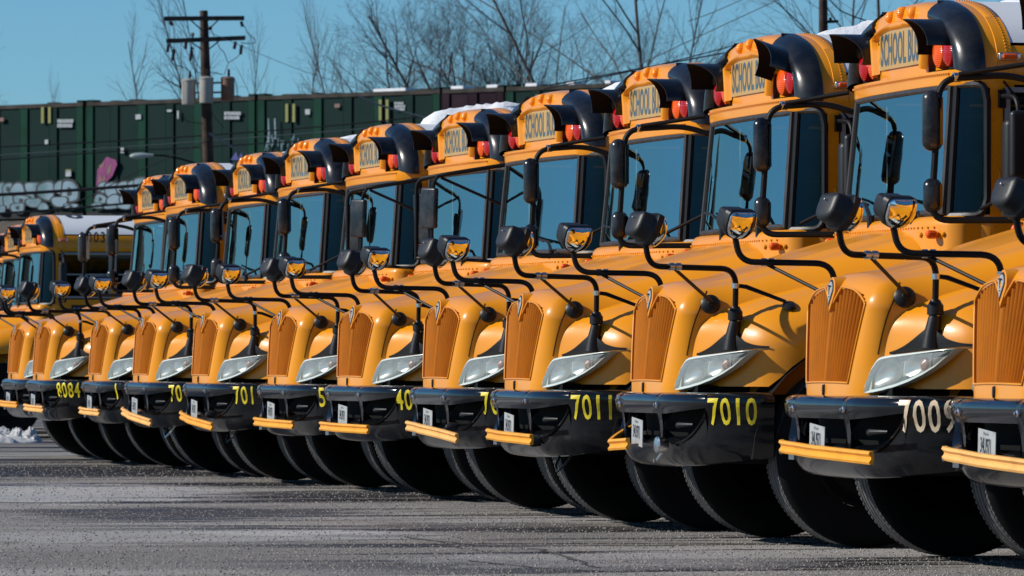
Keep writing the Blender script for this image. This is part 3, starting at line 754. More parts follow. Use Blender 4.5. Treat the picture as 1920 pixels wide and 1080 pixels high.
    # black warning-lamp housings, lamps and visors
    for s in (1, -1):
        C_ = Vector((.80, 0, 2.80)); mb = MB()
        a0 = 0.0; a1 = None
        P = [(1.216, 2.665)] + [roofpt(pi * i / 240) for i in range(1, 108)]
        P = [p for p in P if p[0] > .585]; P.append((.585, roofpt(math.acos((.585 / 1.215) ** 1.2))[1]))
        cols = []
        for (x, z) in P:
            p = Vector((x, 0, z)); C2 = Vector((max(.59, min(x, .80)), 0, 2.80)); d = (C2 - p); L_ = d.length; d.normalize(); o_ = -d
            def q(ins, Y): 
                sc2 = min(1, L_ / .40) if ins > 0 else 1; r_ = p + d * (ins * sc2); r_.x = max(r_.x, .585); return (r_.x, Y, r_.z)
            cols.append([q(.165, 1.63), q(.163, 1.60), q(.155, 1.572), q(.135, 1.550), q(.105, 1.539), q(.07, 1.542), q(.038, 1.56), q(.010, 1.586), q(-.008, 1.615), q(-.016, 1.645), q(-.017, 1.67), q(-.014, 1.695), q(.004, 1.698)])
        mb.grid(cols)
        # inner edge wall and back plate
        mb.grid([[(p[0], p[1], p[2]) for p in cols[-1]], [(.585, 1.60, p[2]) for p in cols[-1]]])
        mb.grid([[(x, 1.618, 2.695 + (2.65 + .48 * (1 - (x / 1.215) ** 2.4) ** (1 / 2.4) - .04 - 2.695) * k_ / 2) for k_ in range(3)] for x in (.582, .8, 1.0, 1.12)])
        mb.grid([[(.583, y, z) for z in (2.695, 2.85, 3.04)] for y in (1.548, 1.63)])
        mb.grid([[(x, y, 2.70) for y in (1.55 + (.12 * (x - .6) ** 2), 1.63)] for x in (.583, .8, 1.0, 1.19)])
        wh = part(mb if s > 0 else mirror(mb), 'warning_lamp_housing', 'black', root, ang=50)
        for x, m_ in ((.685, 'amber'), (.885, 'red')):
            mb = MB(); mb.lathe([(.092, .02), (.092, -.02), (.084, -.044), (.062, -.060), (.032, -.068), (0, -.07)], (x, 1.618, 2.800), (0, 1, 0), n=28, sc=(1.0, .98))
            part(mb if s > 0 else mirror(mb), 'warning_lamp', m_, root, label=('amber' if m_ == 'amber' else 'red') + ' warning lamp')
        mb = MB(); ra, rb = [], []
        for i in range(29):
            a = R_(-4 + 200 * i / 28); yf = 1.335 + .085 * max(0, cos(a)) ** 1.2 + .15 * max(0, -cos(a)) ** 1.2; x, z = .79 + .21 * cos(a), 2.838 + .150 * sin(a)
            ra.append([(x, yf + (1.60 - yf) * j / 5, z) for j in range(6)]); rb.append([(.79 + .204 * cos(a), yf + (1.60 - yf) * j / 5, 2.838 + .144 * sin(a)) for j in range(6)])
        mb.grid(ra); mb.grid(rb, flip=True, mi=1); mb.grid([[p[0] for p in ra], [p[0] for p in rb]])
        vo = part(mb if s > 0 else mirror(mb), 'lamp_visor', ['black', 'under'], root, ang=50)
    # ---- body shell
    YB = 10.2; 
    def arcrow(Y, z0, z1, n=14, off=0):
        out = []
        for i in range(n + 1):
            a = math.asin(min(1, max(0, (z0 - 2.65) / .48)) ** 1.2) + (pi / 2 - math.asin(min(1, max(0, (z0 - 2.65) / .48)) ** 1.2)) * i / n
            x, z = roofpt(a); out.append((x + off * cos(a), Y, z + off * sin(a)))
        return out
    mb = MB(); rows = []
    for Y in [1.85 + .76 * i for i in range(12)]:
        Y = min(Y, YB); h = arcrow(Y, 2.84, 3.13); rows.append([(x, y, z) for x, y, z in h] + [(-x, y, z) for x, y, z in reversed(h[:-1])])
    mb.grid(rows, flip=True); part(mb, 'roof', 'white', root)
    # overlapping bow strip at the cap's rear edge and rivets
    mb = MB(); pts = [roofpt(pi * i / 144) for i in range(145)]
    mb.grid([[(x * k, Y, 2.65 + (z - 2.65) * k) for x, z in pts] for Y, k in ((1.768, 1.0), (1.77, 1.005), (1.855, 1.005), (1.857, 1.0))], flip=True); part(mb, 'roof_bow', 'yellow', root, ang=60)
    mb = MB()
    for i in range(2, 78):
        x, z = roofpt(pi * i / 80); nrm = Vector((x / 1.4, 0, (z - 2.5))).normalized(); mb.lathe([(.007, 0), (.005, .005), (0, .006)], (x * 1.005, 1.825, 2.65 + (z - 2.65) * 1.005), nrm, n=6)
    part(mb, 'roof_rivets', 'yellow', root, kind='stuff')
    mb = MB()
    for s in (1, -1):
        f = (lambda v: v) if s > 0 else (lambda v: [(-x, y, z) for x, y, z in v])
        fl = s > 0
        top = list(reversed([(roofpt(R_(k))[0], 0, roofpt(R_(k))[1]) for k in (0, 4, 8, 12, 15)]))
        prof = [(1.212, 2.60), (1.215, 2.65)] + [roofpt(R_(k)) for k in (1, 3, 6, 10, 14, 17)]
        mb.grid([f([(x, Y, z) for x, z in prof]) for Y in (1.80, 4, 7, YB)], flip=fl)
        lowp = [(1.19, .55), (1.212, .60), (1.215, 1.2), (1.213, 1.93)]
        mb.grid([f([(x, Y, z) for x, z in lowp]) for Y in (1.80, 4, 7, YB)], flip=fl)
        for z in (1.10, 1.50, 1.82):
            mb.grid([f([(x, Y, zz) for x, zz in ((1.213, z - .035), (1.232, z - .02), (1.232, z + .02), (1.213, z + .035))]) for Y in (1.95, YB)], flip=fl, mi=1)
    mb.add([(-1.21, YB, .6), (1.21, YB, .6), (1.21, YB, 2.66), (.9, YB, 3.0), (0, YB, 3.13), (-.9, YB, 3.0), (-1.21, YB, 2.66)], [(6, 5, 4, 3, 2, 1, 0)])
    part(mb, 'body_side', ['yellow', 'black'], root)
    mb = MB(); mb.grid([[(1.2185, Y, z) for z in (2.675, 2.685)] for Y in (1.96, YB)], flip=True)
    for Y in [2.0 + .055 * i for i in range(60)]: mb.box((1.218, Y, 2.64), (.006, .008, .008))
    part(mb, 'side_rivets', 'yellow', root, kind='stuff')
    # windows: first two on the driver's side as parts, the rest joined
    def window(Y0, L_=.69, s=1):
        fr = MB(); x = 1.214 * s; t_ = .028; z0, z1 = 1.95, 2.585
        for c, d in (((x, Y0 + L_ / 2, z0 + t_ / 2), (.03, L_, t_)), ((x, Y0 + L_ / 2, z1 - t_ / 2), (.03, L_, t_)), ((x, Y0 + t_ / 2, (z0 + z1) / 2), (.03, t_, z1 - z0 - 2 * t_)), ((x, Y0 + L_ - t_ / 2, (z0 + z1) / 2), (.03, t_, z1 - z0 - 2 * t_)), ((x - .005 * s, Y0 + L_ / 2, 2.28), (.02, L_ - 2 * t_, .02))): fr.box(c, d)
        pn = MB(); pn.add([(x - .008 * s, Y0 + .02, z0 + .02), (x - .008 * s, Y0 + L_ - .02, z0 + .02), (x - .008 * s, Y0 + L_ - .02, z1 - .02), (x - .008 * s, Y0 + .02, z1 - .02)], [(0, 1, 2, 3)])
        return fr, pn
    nwin = 11; jf, jp = MB(), MB()
    for i in range(nwin):
        Y0 = 1.81 + .745 * i; 
        for s in (1, -1):
            fr, pn = window(Y0, s=s)
            if s > 0 and i < 6:
                wo_ = part(fr, 'window', 'chromeframe', root, smooth=False); part(pn, 'pane', 'sideglass', wo_, smooth=False)
            else: jf.add(fr.v, fr.f); jp.add(pn.v, pn.f)
            post = MB()
        if i: jf.box((1.205, Y0 - .028, 2.27), (.03, .055, .66), 1); jf.box((-1.205, Y0 - .028, 2.27), (.03, .055, .66), 1)
    part(jf, 'window_band', ['chromeframe', 'yellow'], root, smooth=False, kind='stuff'); part(jp, 'window_band_panes', 'sideglass', root, smooth=False, kind='stuff')
    # ---- inside
    mb = MB(); mb.box((0, 6, 1.02), (2.3, 8.3, .05)); mb.box((0, YB - .06, 2), (2.3, .05, 2)); mb.box((0, 1.85, 1.4), (2.3, .05, .8))
    mb.box((0, 6, 2.9), (1.9, 8.2, .03)); mb.box((1.17, 6, 1.5), (.03, 8.2, .9)); mb.box((-1.17, 6, 1.5), (.03, 8.2, .9))
    part(mb, 'interior', 'interior', root, smooth=False)
    mb = MB(); rbox(mb, (-1.05, 1.60, 1.66), (1.05, 1.92, 1.90), .05, n=3, div=(3, 2, 2)); part(mb, 'dashboard', 'dash', root)
    mb = MB()
    for r in range(9):
        for s in (-1, 1): rbox(mb, (s * .7 - .45, 3.1 + r * .75, 1.35), (s * .7 + .45, 3.22 + r * .75, 2.08), .05, n=2, div=(1, 1, 1))
    part(mb, 'passenger_seats', 'seat', root, kind='stuff')
    mb = MB(); rbox(mb, (.38, 2.55, 1.35), (.86, 2.70, 2.25), .06, n=2, div=(1, 1, 1)); rbox(mb, (.38, 2.2, 1.35), (.86, 2.6, 1.5), .05, n=2, div=(1, 1, 1)); part(mb, 'driver_seat', 'interior', root)
    mb = MB(); cw_ = Vector((.62, 2.06, 1.93)); ax = Vector((0, .75, .66)).normalized(); u = Vector((1, 0, 0)); v = ax.cross(u)
    pts = [cw_ + u * .23 * cos(2 * pi * i / 24) + v * .23 * sin(2 * pi * i / 24) for i in range(25)]; mb.tube(pts, .016, 8, cap=False)
    for a in (0, 2.1, 4.2): mb.tube([cw_, cw_ + u * .23 * cos(a) + v * .23 * sin(a)], .012, 6)
    mb.tube([cw_, cw_ - ax * .3], .03, 8); part(mb, 'steering_wheel', 'plastic', root)
    mb = MB(); mb.tube([(-.80, 1.70, 1.86), (-.83, 1.66, 2.2), (-.86, 1.66, 2.50)], .020, 8); part(mb, 'grab_rail', 'pole_in', root)
    mb = MB(); mb.box((.0, 2.3, 2.66), (.55, .03, .14)); mb.box((.75, 1.66, 2.52), (.5, .01, .1)); part(mb, 'interior_mirror', 'interior', root)
    # wipers
    for bx, tx in ((-.15, -.55), (.75, .22)):
        mb = MB(); a = Vector((bx, 1.41, 1.875)); b = wp(bx - .12, .10, .05); c = wp(tx, .16, .035)
        mb.tube([a + Vector((0, 0, -.05)), a + Vector((0, 0, .02))], .022, 8); mb.tube([a, b, c], [.014, .012, .007], 6); mb.tube([c + Vector((-.22, .0, .02)), c, c + Vector((.24, .0, -.035))], .008, 6)
        part(mb, 'wiper', 'plastic', root)
    # side marker, grab handle
    mb = MB(); rbox(mb, (1.205, 1.77, 2.735), (1.235, 1.90, 2.755 + .025), .01, n=2, div=(1, 1, 1)); sm_ = part(mb, 'side_marker_lamp', 'chrome', root)
    mb = MB(); rbox(mb, (1.215, 1.79, 2.742), (1.247, 1.88, 2.774), .012, n=2, div=(1, 1, 1)); part(mb, 'marker_lens', 'amber', sm_)
    mb = MB(); mb.tube([(1.216, 1.77, 2.12), (1.228, 1.775, 2.10), (1.226, 1.785, 1.92)], .006, 6); part(mb, 'grab_handle', 'arm', root)
    # driver's side mirror set on the door pillar
    mb = MB()
    mb.tube(path([(1.22, 1.79, 2.535), (1.47, 1.81, 2.52), (1.50, 1.82, 1.93)], .09, 6), .015, 9); mb.tube([(1.22, 1.79, 1.90), (1.50, 1.82, 1.90), (1.50, 1.82, 1.98)], .015, 9)
    mb.box((1.225, 1.79, 2.52), (.03, .04, .10)); mb.box((1.50, 1.81, 2.17), (.05, .03, .08)); mb.tube([(1.22, 1.80, 2.62), (1.24, 1.86, 2.54)], .006, 6)
    ma = part(mb, 'mirror_frame', 'tube', root)
    mb = MB(); rbox(mb, (1.545, 1.73, 2.06), (1.60, 1.83, 2.44), .045, n=3, div=(1, 1, 2)); rbox(mb, (1.36, 1.74, 2.02), (1.47, 1.83, 2.40), .04, n=3, div=(1, 1, 2)); part(mb, 'rear_view_mirror', 'hous', root, split=True)
    mb = MB(); mb.box((1.415, 1.832, 2.21), (.09, .002, .34)); part(mb, 'mirror_glass', 'mirror', root)
    # ---- wheels
    def wheel(x, y, name='wheel'):
        prof = []
        prof = [(.30, -.10), (.36, -.125), (.43, -.145), (.49, -.143), (.515, -.128), (.522, -.118)]
        g = [-.118, -.088, -.084, -.076, -.072, -.034, -.030, -.022, -.018, .018, .022, .030, .034, .072, .076, .084, .088, .118]
        pr2 = []
        for i, h in enumerate(g):
            deep = (i % 4) in (2, 3) and 0 < i < 17
            pr2.append((.525 - (.014 if deep else 0) - .006 * (h / .118) ** 2, h))
        prof_side = prof; prof_tread = pr2; p3 = [(r, -h) for r, h in reversed(prof)]
        mb = MB(); c = (x, y, .525)
        mb.lathe(prof_side + [prof_tread[0]], c, (1, 0, 0), n=72); mb.lathe(prof_tread, c, (1, 0, 0), n=72, mi=1); mb.lathe([prof_tread[-1]] + p3, c, (1, 0, 0), n=72)
        for k in range(110):
            a = 2 * pi * k / 110
            for hh in (-.103, .103):
                rr_ = Matrix.Rotation(a, 3, 'X'); mb.box(Vector(c) + rr_ @ Vector((hh, 0, .520)), (.026, .016, .008), 1, rot=rr_)
        ty = part(mb, name, ['rubber', 'tread'], root, ang=40)
        mb = MB(); sg = 1 if x > 0 else -1
        mb.lathe([(.30, sg * .10), (.285, sg * .115), (.27, sg * .09), (.22, sg * .05), (.15, sg * .06), (.12, sg * .10), (.0, sg * .11)], c, (1, 0, 0), n=32); part(mb, 'rim', 'rim', ty)
        mb = MB()
        for k in range(10): mb.lathe([(.014, 0), (.014, .03), (0, .032)], (x + sg * .065, y + .165 * cos(k * pi / 5), .525 + .165 * sin(k * pi / 5)), (sg, 0, 0), n=6)
        part(mb, 'wheel_nuts', 'rim', ty, kind='stuff')
    wheel(1.01, 1.03); wheel(-1.01, 1.03); wheel(.96, 7.2); wheel(-.96, 7.2)
    # ---- chassis
    mb = MB()
    for s in (-1, 1): mb.box((s * .43, 5.4, .72), (.09, 9.6, .24)); mb.box((s * .45, 1.03, .56), (.08, 1.3, .05))
    mb.box((0, 1.03, .50), (1.8, .11, .12)); mb.box((0, 7.2, .525), (1.7, .2, .2)); mb.lathe([(.0, -.2), (.22, -.12), (.22, .12), (0, .2)], (0, 7.2, .525), (0, 1, 0), n=14)
    mb.box((0, .9, .80), (.80, 1.2, .5)); mb.box((0, 6.0, .86), (2.36, 8.3, .06)); mb.box((0, 1.95, .8), (2.3, .05, .5))
    mb.box((.9, 3.4, .62), (.5, 1.3, .4)); mb.box((-.9, 3.6, .62), (.5, .9, .4)); mb.tube([(.3, 1.2, .55), (.35, 3, .5), (.35, 6, .5)], .05, 8)
    part(mb, 'chassis', 'under', root, smooth=False)
    return root

M['chromeframe'] = mat('grey_window_frame', (.28, .27, .26), .5)
PROTO = make_bus()
for o in list(KIDS[PROTO.name]): pass

# passenger-side mirror sets: two kinds, placed on top of the shared body
def mirror_set(root, kind, jit=0.0):
    if kind == 'A':
        pts = path([(-1.19, 1.64, 2.53), (-1.27, 1.44, 2.60), (-1.36, 1.10 + jit, 2.575), (-1.36, 1.05 + jit, 1.81), (-1.19, 1.48, 1.81)], .10, 7)
        mb = MB(); mb.tube(pts, .0185, 10); mb.tube([(-1.14, 1.55, 2.66), (-1.33, 1.20 + jit, 2.60)], .014, 8); mb.tube([(-1.16, 1.58, 2.03), (-1.30, 1.28, 1.87)], .011, 8)
        fr = part(mb, 'mirror_frame', 'tube', root)
        mb = MB(); mb.lathe([(.019, -.02), (.026, -.02), (.026, .02), (.019, .02)], (-1.345, 1.19 + jit, 2.585), (-.1, 1, 0), n=10); mb.box((-1.35, 1.06 + jit, 2.42), (.05, .03, .05)); part(mb, 'frame_clamp', 'chrome', fr)
        def head(z0, z1, hw_, dep, nm):
            mb = MB(); c = Vector((-1.385, 1.09 + jit, (z0 + z1) / 2)); rz = Matrix.Rotation(R_(-22 + jit * 120), 3, 'Z')
            def wq(p):
                d = Vector(p); d.x *= 1 - .12 * (d.z / ((z1 - z0) / 2)) ** 2 if d.y < 0 else 1; return rz @ d + c
            rbox(mb, (-hw_, -dep, -(z1 - z0) / 2), (hw_, dep * .35, (z1 - z0) / 2), .05, n=5, div=(3, 1, 5), warp=wq)
            h = part(mb, nm, 'black', root, ang=60)
            g = MB(); hh = (z1 - z0) / 2 - .035; g.add([rz @ Vector(q) + c for q in ((-hw_ + .025, dep * .36, -hh), (hw_ - .025, dep * .36, -hh), (hw_ - .025, dep * .36, hh), (-hw_ + .025, dep * .36, hh))], [(0, 3, 2, 1)]); part(g, 'mirror_glass', 'mirror', h, smooth=False)
        head(2.185, 2.515, .088, .075, 'rear_view_mirror'); head(1.85, 2.04, .08, .07, 'convex_mirror')
    else:
        pts = path([(-1.17, 1.60, 2.60), (-1.33, 1.12, 2.52), (-1.55, .98, 2.49), (-1.56, .98, 1.86)], .09, 6)
        mb = MB(); mb.tube(pts, .017, 10); mb.tube([(-1.16, 1.58, 2.28), (-1.33, 1.12, 2.50)], .012, 8); mb.tube(path([(-1.33, 1.10, 2.52), (-1.34, 1.06, 2.46), (-1.33, 1.04, 1.90)], .04, 4), .014, 8)
        mb.tube([(-1.19, 1.5, 1.84), (-1.45, 1.05, 1.87), (-1.56, .98, 1.87)], .013, 8)
        part(mb, 'mirror_frame', 'tube', root)
        for x0, z0, z1, tl in ((-1.34, 2.10, 2.42, 8), (-1.53, 1.98, 2.38, -12)):
            mb = MB(); c = Vector((x0, 1.03, (z0 + z1) / 2)); rz = Matrix.Rotation(R_(28), 3, 'Z') @ Matrix.Rotation(R_(tl * .3), 3, 'Y')
            rbox(mb, (-.085, -.03, -(z1 - z0) / 2), (.085, .02, (z1 - z0) / 2), .018, n=3, div=(1, 1, 1), warp=lambda p: rz @ Vector(p) + c); h = part(mb, 'rear_view_mirror', 'black', root)
            g = MB(); hh = (z1 - z0) / 2 - .02; g.add([rz @ Vector(q) + c for q in ((-.07, .021, -hh), (.07, .021, -hh), (.07, .021, hh), (-.07, .021, hh))], [(0, 3, 2, 1)]); part(g, 'mirror_glass', 'mirror', h, smooth=False)

def crossing_arm(root, x0, x1, z0, z1, faded=False, bend=0, y0=.03, y1=-.075, sag=0):
    mb = MB(); rows = []; n = 18
    pr = [(0, -.032), (-.018, -.034), (-.024, -.022), (-.012, -.006), (-.012, .004), (-.026, .018), (-.020, .032), (0, .034), (.004, .0)]
    for i in range(n + 1):
        t = i / n; x = x0 + (x1 - x0) * t; z = z0 + (z1 - z0) * t - sag * 4 * t * (1 - t)
        ybase = y0 + (y1 - y0) * min(1, t * 2.2) ** .8
        y = min(ybase, BP(min(abs(x), 1.07)) - .035) if True else ybase
        if bend and t < .3: y += bend * ((.3 - t) / .3) ** 1.3; z += .10 * ((.3 - t) / .3)
        rows.append([(x, y + a, z + b * .98) for a, b in pr])
    mb.grid(rows, cv=True); mb.add(rows[0], [tuple(range(len(pr)))]); mb.add(rows[-1], [tuple(reversed(range(len(pr))))])
    a = part(mb, 'crossing_arm', 'armfade' if faded else 'arm', root, ang=30, label=None)
    mb = MB(); p = Vector(rows[0][0]); mb.lathe([(.014, -.02), (.014, .0), (.006, .012), (0, .014)], p + Vector((-.0, -.01, 0)), (-1, 0, 0), n=8); mb.box(p + Vector((.12, .045, -.01)), (.10, .07, .06)); part(mb, 'arm_hinge', 'chrome', a)

def number(root, s, material, a0=1.04, size=.155, z0=.688, wd=.60):
    import bmesh
    t = text_mesh(s, .012, 1.12); mb = MB(); bm = bmesh.new()
    vs = [bm.verts.new((x, y, 0)) for x, y in t[0]]
    for f in t[1]:
        try: bm.faces.new([vs[i] for i in f])
        except ValueError: pass
    for k in range(1, int(t[2] / .12) + 1):      # cut into narrow strips so that the print follows the curved corner
        bmesh.ops.bisect_plane(bm, geom=bm.verts[:] + bm.edges[:] + bm.faces[:], plane_co=(k * .12, 0, 0), plane_no=(1, 0, 0))
    for k in range(1, 6):
        bmesh.ops.bisect_plane(bm, geom=bm.verts[:] + bm.edges[:] + bm.faces[:], plane_co=(0, k / 6, 0), plane_no=(0, 1, 0))
    bmesh.ops.triangulate(bm, faces=bm.faces[:]); bm.verts.index_update()
    V_ = [(v_.co.x, v_.co.y) for v_ in bm.verts]; F_ = [tuple(v_.index for v_ in f.verts) for f in bm.faces]; bm.free()
    mb.add([bsurf(a0 + x * size * wd, z0 + y * size, .007) for x, y in V_], F_); return part(mb, 'fleet_number', material, root, smooth=False)

THB = TH
def pose(xn, s, yaw):
    D = FPX / s; L = (xn - 960) / s; p = DV * D + RV * L; ry = R_(yaw)
    off = Matrix.Rotation(ry, 3, 'Z') @ Vector((0, .0, 0)); return Vector((p.x - off.x, p.y - off.y, 0)), ry
BUS = [  # nose px, scale, yaw, number, colour, arm, mirror, label
    (1859, 396, 0.0, None, None, dict(x0=-.80, x1=1.16, z0=.60, z1=.55, faded=True), 'A', 'nearest school bus, cut by the right edge of the photo'),
    (1540, 364, 0.4, '7009', 'num_c', dict(x0=-.80, x1=1.16, z0=.60, z1=.565), 'A', 'school bus with cream number 7009 on its black bumper'),
    (1202, 326, -1.0, '7010', 'num_y', dict(x0=-.80, x1=.03, z0=.55, z1=.575, faded=False, bend=.14), 'A', 'school bus with yellow number 7010 and a broken short crossing arm'),
    (961, 296.5, -.5, '7011', 'num_y', dict(x0=-.80, x1=.92, z0=.585, z1=.565), 'A', 'school bus with yellow number 7011 and one warning visor bent upwards'),
    (808, 270.5, 1.0, '70', 'num_y', dict(x0=-.80, x1=1.12, z0=.60, z1=.53, faded=True, sag=-.012), 'A', 'school bus left of 7011 with a faded drooping crossing arm'),
    (648, 246.5, 3.0, '40', 'num_y', dict(x0=-.85, x1=1.0, z0=.555, z1=.545), 'B', 'school bus with yellow digits 40 showing on its bumper'),
    (513, 229.5, 1.5, '5', 'num_y', dict(x0=-.80, x1=1.12, z0=.56, z1=.545), 'B', 'school bus with a yellow digit 5 showing beside the next bumper'),
    (369, 216, 1.0, '701', 'num_y', dict(x0=-.80, x1=1.12, z0=.59, z1=.50), 'A', 'school bus with yellow digits 701 and an orange arm drooping to the right'),
    (257, 203, 1.2, '70', 'num_y', dict(x0=-.80, x1=1.12, z0=.60, z1=.50, faded=True), 'A', 'school bus with yellow digits 70 and a pale drooping arm, third right of 8084'.replace('third', 'second')),
    (172, 190, 0.0, '1', 'num_y', dict(x0=-.80, x1=1.0, z0=.575, z1=.56, faded=True), 'A', 'school bus directly right of bus 8084 in the row'),
    (66, 180.5, 0.0, '8084', 'num_y', dict(x0=-.80, x1=1.12, z0=.585, z1=.57, faded=True), 'A', 'school bus with yellow number 8084 near the left edge'),
    (19, 170, 0.0, None, None, dict(x0=-.80, x1=1.12, z0=.60, z1=.59), 'A', 'school bus directly left of bus 8084, last of the tight row'),
    (-149, 133.5, 0, None, None, dict(x0=-.80, x1=1.12, z0=.6, z1=.59), 'A', 'distant school bus with 2003 on its side, standing beyond a gap in the row'),
    (-170, 125.5, 0, None, None, dict(x0=-.80, x1=1.12, z0=.6, z1=.59), 'A', 'distant school bus half hidden behind the one marked on its side'),
    (-185, 118, 0, None, None, dict(x0=-.80, x1=1.12, z0=.6, z1=.59), 'A', 'farthest school bus, its roof just inside the left edge'),
]
GRP = 'school buses parked nose out in a long row'
ROOTS = []
base_kids = list(KIDS[PROTO.name])
for i, b in enumerate(BUS):
    xn, s, yaw, num, nc, armd, mk, lab = b
    if i == 0: r = PROTO
    else:
        r = PROTO.copy(); COL.objects.link(r); KIDS[r.name] = []
        for ch in base_kids: KIDS[r.name].append(copy_tree(ch, r))
    loc, ry = pose(xn, s, yaw); r.location = loc; r.rotation_euler = (0, 0, ry); r['label'] = lab; r['category'] = 'school bus'; r['group'] = GRP
    if num: number(r, num, nc, a0={1: .985, 4: .99, 5: 1.0, 7: 1.0, 8: .98, 9: .93, 10: .93}.get(i, 1.03), size=.166 if i == 1 else .155)
    mirror_set(r, mk, random.uniform(-.04, .04)); crossing_arm(r, **armd); ROOTS.append(r)
def kids(r, nm): return [o for o in KIDS[r.name] if o.name.split('.')[0] == nm]
# individual touches
v = kids(ROOTS[3], 'lamp_visor')[0]; v.rotation_euler = (R_(0), 0, 0)
pv = Vector((.79, 1.6, 2.95)); rm = Matrix.Translation(pv) @ Matrix.Rotation(R_(-17), 4, 'X') @ Matrix.Rotation(R_(5), 4, 'Z') @ Matrix.Translation(-pv); v.matrix_local = rm; v['label'] = 'warning lamp visor bent upwards'
for r in (ROOTS[2],):
    mb = MB(); c = Vector((.63, -.045, .575)); mb.lathe([(.030, .05), (.045, .02), (.048, -.01), (.042, -.018), (0, -.022)], c, (-.1, 1, 0), n=18); mb.tube([c + Vector((0, .02, -.04)), c + Vector((-.06, .0, -.09))], .008, 6); mb.box(c + Vector((-.07, 0, -.09)), (.03, .03, .02)); part(mb, 'crossing_arm_stop', 'chrome', r)
for k, dz in ((7, .0), (4, .0), (3, 0)):
    r = ROOTS[k]; mb = MB(); x = .62; mb.lathe([(.03, .05), (.035, 0), (.02, -.03), (0, -.04)], (x, -.01, .60 - (.05 if k == 3 else 0)), (0, 1, 0), n=12); part(mb, 'crossing_arm_stop', 'hous', r)
# cables hanging under some bumpers
for k in (8, 7, 3):
    r = ROOTS[k]; mb = MB(); mb.tube([(.5, .2, .47), (.52, .16, .40), (.6, .15, .36), (.7, .18, .41), (.72, .22, .47)], .008, 6); part(mb, 'hanging_cable', 'chrome' if k == 8 else 'wire', r)
# side number and roof markings
def side_text(r, s, Y0, z0, size, wd=.62):
    t = text_mesh(s, .01, 1.25); mb = MB(); mb.add([(1.2215, Y0 + x * size * wd, z0 + y * size) for x, y in t[0]], [tuple(f) for f in t[1]]); part(mb, 'side_number', 'dark_text', r, smooth=False)
side_text(ROOTS[12], '2003', 2.07, 2.725, .15, .74)
def roof_mark(r, Y0, size=.5):
    t = text_mesh('0', .03); mb = MB(); vs = []
    for x, y in t[0]:
        a = R_(58) + y * R_(24); q = roofpt(a); vs.append((q[0] + .006 * cos(a), Y0 + x * size, q[1] + .006))
    mb.add(vs, t[1]); part(mb, 'roof_number', 'dark_text', r, smooth=False)
roof_mark(ROOTS[10], 1.97, .42); roof_mark(ROOTS[12], 1.98, .36)

# ------------------------------------------------------------------ snow on roofs and on the ground
def lump(name, cx, cy, z, L_, Wy, H, seed, label, root=None, flat=.35):
    rnd = random.Random(seed); mb = MB(); nu, nv = 40, 22; ph = [rnd.uniform(0, 6) for _ in range(8)]
    rows = []
    def h(u, v):
        r = sqrt(u * u + v * v); e = 1 - max(0, (r - .55) / .45) ** 2
        q = .72 + .2 * sin(3.1 * u + ph[0]) * cos(2.3 * v + ph[1]) + .14 * sin(7 * u + 3 * v + ph[2]) + .09 * sin(15 * u - 9 * v + ph[3]) + .07 * sin(27 * v + 19 * u + ph[4]) + .05 * sin(47 * u - 31 * v + ph[5]) + rnd.uniform(-.035, .035)
        return max(0, e) * max(.15, q)
    for i in range(nu + 1):
        th = 2 * pi * i / nu; row = []
        wob = 1 + .12 * sin(3 * th + ph[5]) + .09 * sin(7 * th + ph[6]) + .05 * sin(13 * th + ph[7])
        for j in range(nv + 1):
            k = j / nv; u, v = k * cos(th), k * sin(th); x, y = cx + v * Wy * wob, cy + u * L_ * wob
            row.append((x, y, z + H * h(u, v) if k < .999 else z - .02))
        rows.append(row)
    if root is not None:
        mt = Matrix.Translation(root.location) @ Matrix.Rotation(root.rotation_euler.z, 4, 'Z')
        def rz(x): 
            q = min(1, abs(x) / 1.215); return 2.65 + .48 * (1 - q ** 2.4) ** (1 / 2.4)
        rows = [[tuple(mt @ Vector((p[0], p[1], p[2] - z + rz(p[0]) - .004))) for p in r] for r in rows]
    mb.grid(rows); o = mb.build(name, 'snow', ang=70); tag(o, label, 'snow', 'snow lying on the bus roofs' if root is not None else 'snow heaped on the asphalt')
    if root is None: o.data.materials[0] = M['dirtysnow']
    return o
lump('roof_snow', .1, 3.0, 3.13, 1.0, .42, .14, 1, 'long slab of snow on the white roof of bus 7011', ROOTS[3])
lump('roof_snow', .1, 2.75, 3.13, .62, .30, .13, 2, 'rounded snow on the roof of the bus with digits 40', ROOTS[5])
lump('roof_snow', .1, 3.0, 3.13, 1.0, .42, .22, 3, 'big bright snow heap on the roof of the bus with digits 701', ROOTS[7])
lump('roof_snow', .0, 2.9, 3.13, 1.0, .42, .10, 4, 'thin broken snow on the roof of the bus with digits 70 near the pole', ROOTS[8])
lump('roof_snow', .0, 3.2, 3.13, .9, .42, .13, 5, 'lumpy snow on the roof of bus 8084', ROOTS[10])
lump('roof_snow', .15, 2.9, 3.13, .7, .42, .09, 6, 'snow at the top edge of the photo on the roof of bus 7010', ROOTS[2])
lump('roof_snow', -.1, 3.3, 3.13, .9, .4, .08, 8, 'thin snow on the roof behind the cap of the bus with a digit 5', ROOTS[6])
lump('roof_snow', 0, 3.6, 3.13, 1.5, .5, .14, 9, 'snow on the roof of the distant half hidden bus', ROOTS[13])
for k, (x, D, L_, W_, H) in enumerate(((20, 79, .45, .5, .13), (45, 78, .22, .25, .19), (10, 77, .4, .4, .08), (60, 77.5, .13, .16, .10), (-12, 80, .5, .5, .16))):
    p = at(x, 700, D); q = lump('snow_lump', p.x, p.y, 0, L_, W_, H, 20 + k, ('dirty snow lump at the far left, ' + ('a wide one', 'the tallest one', 'a low one in front', 'smallest one at the right end', 'one cut by the left edge')[k]))

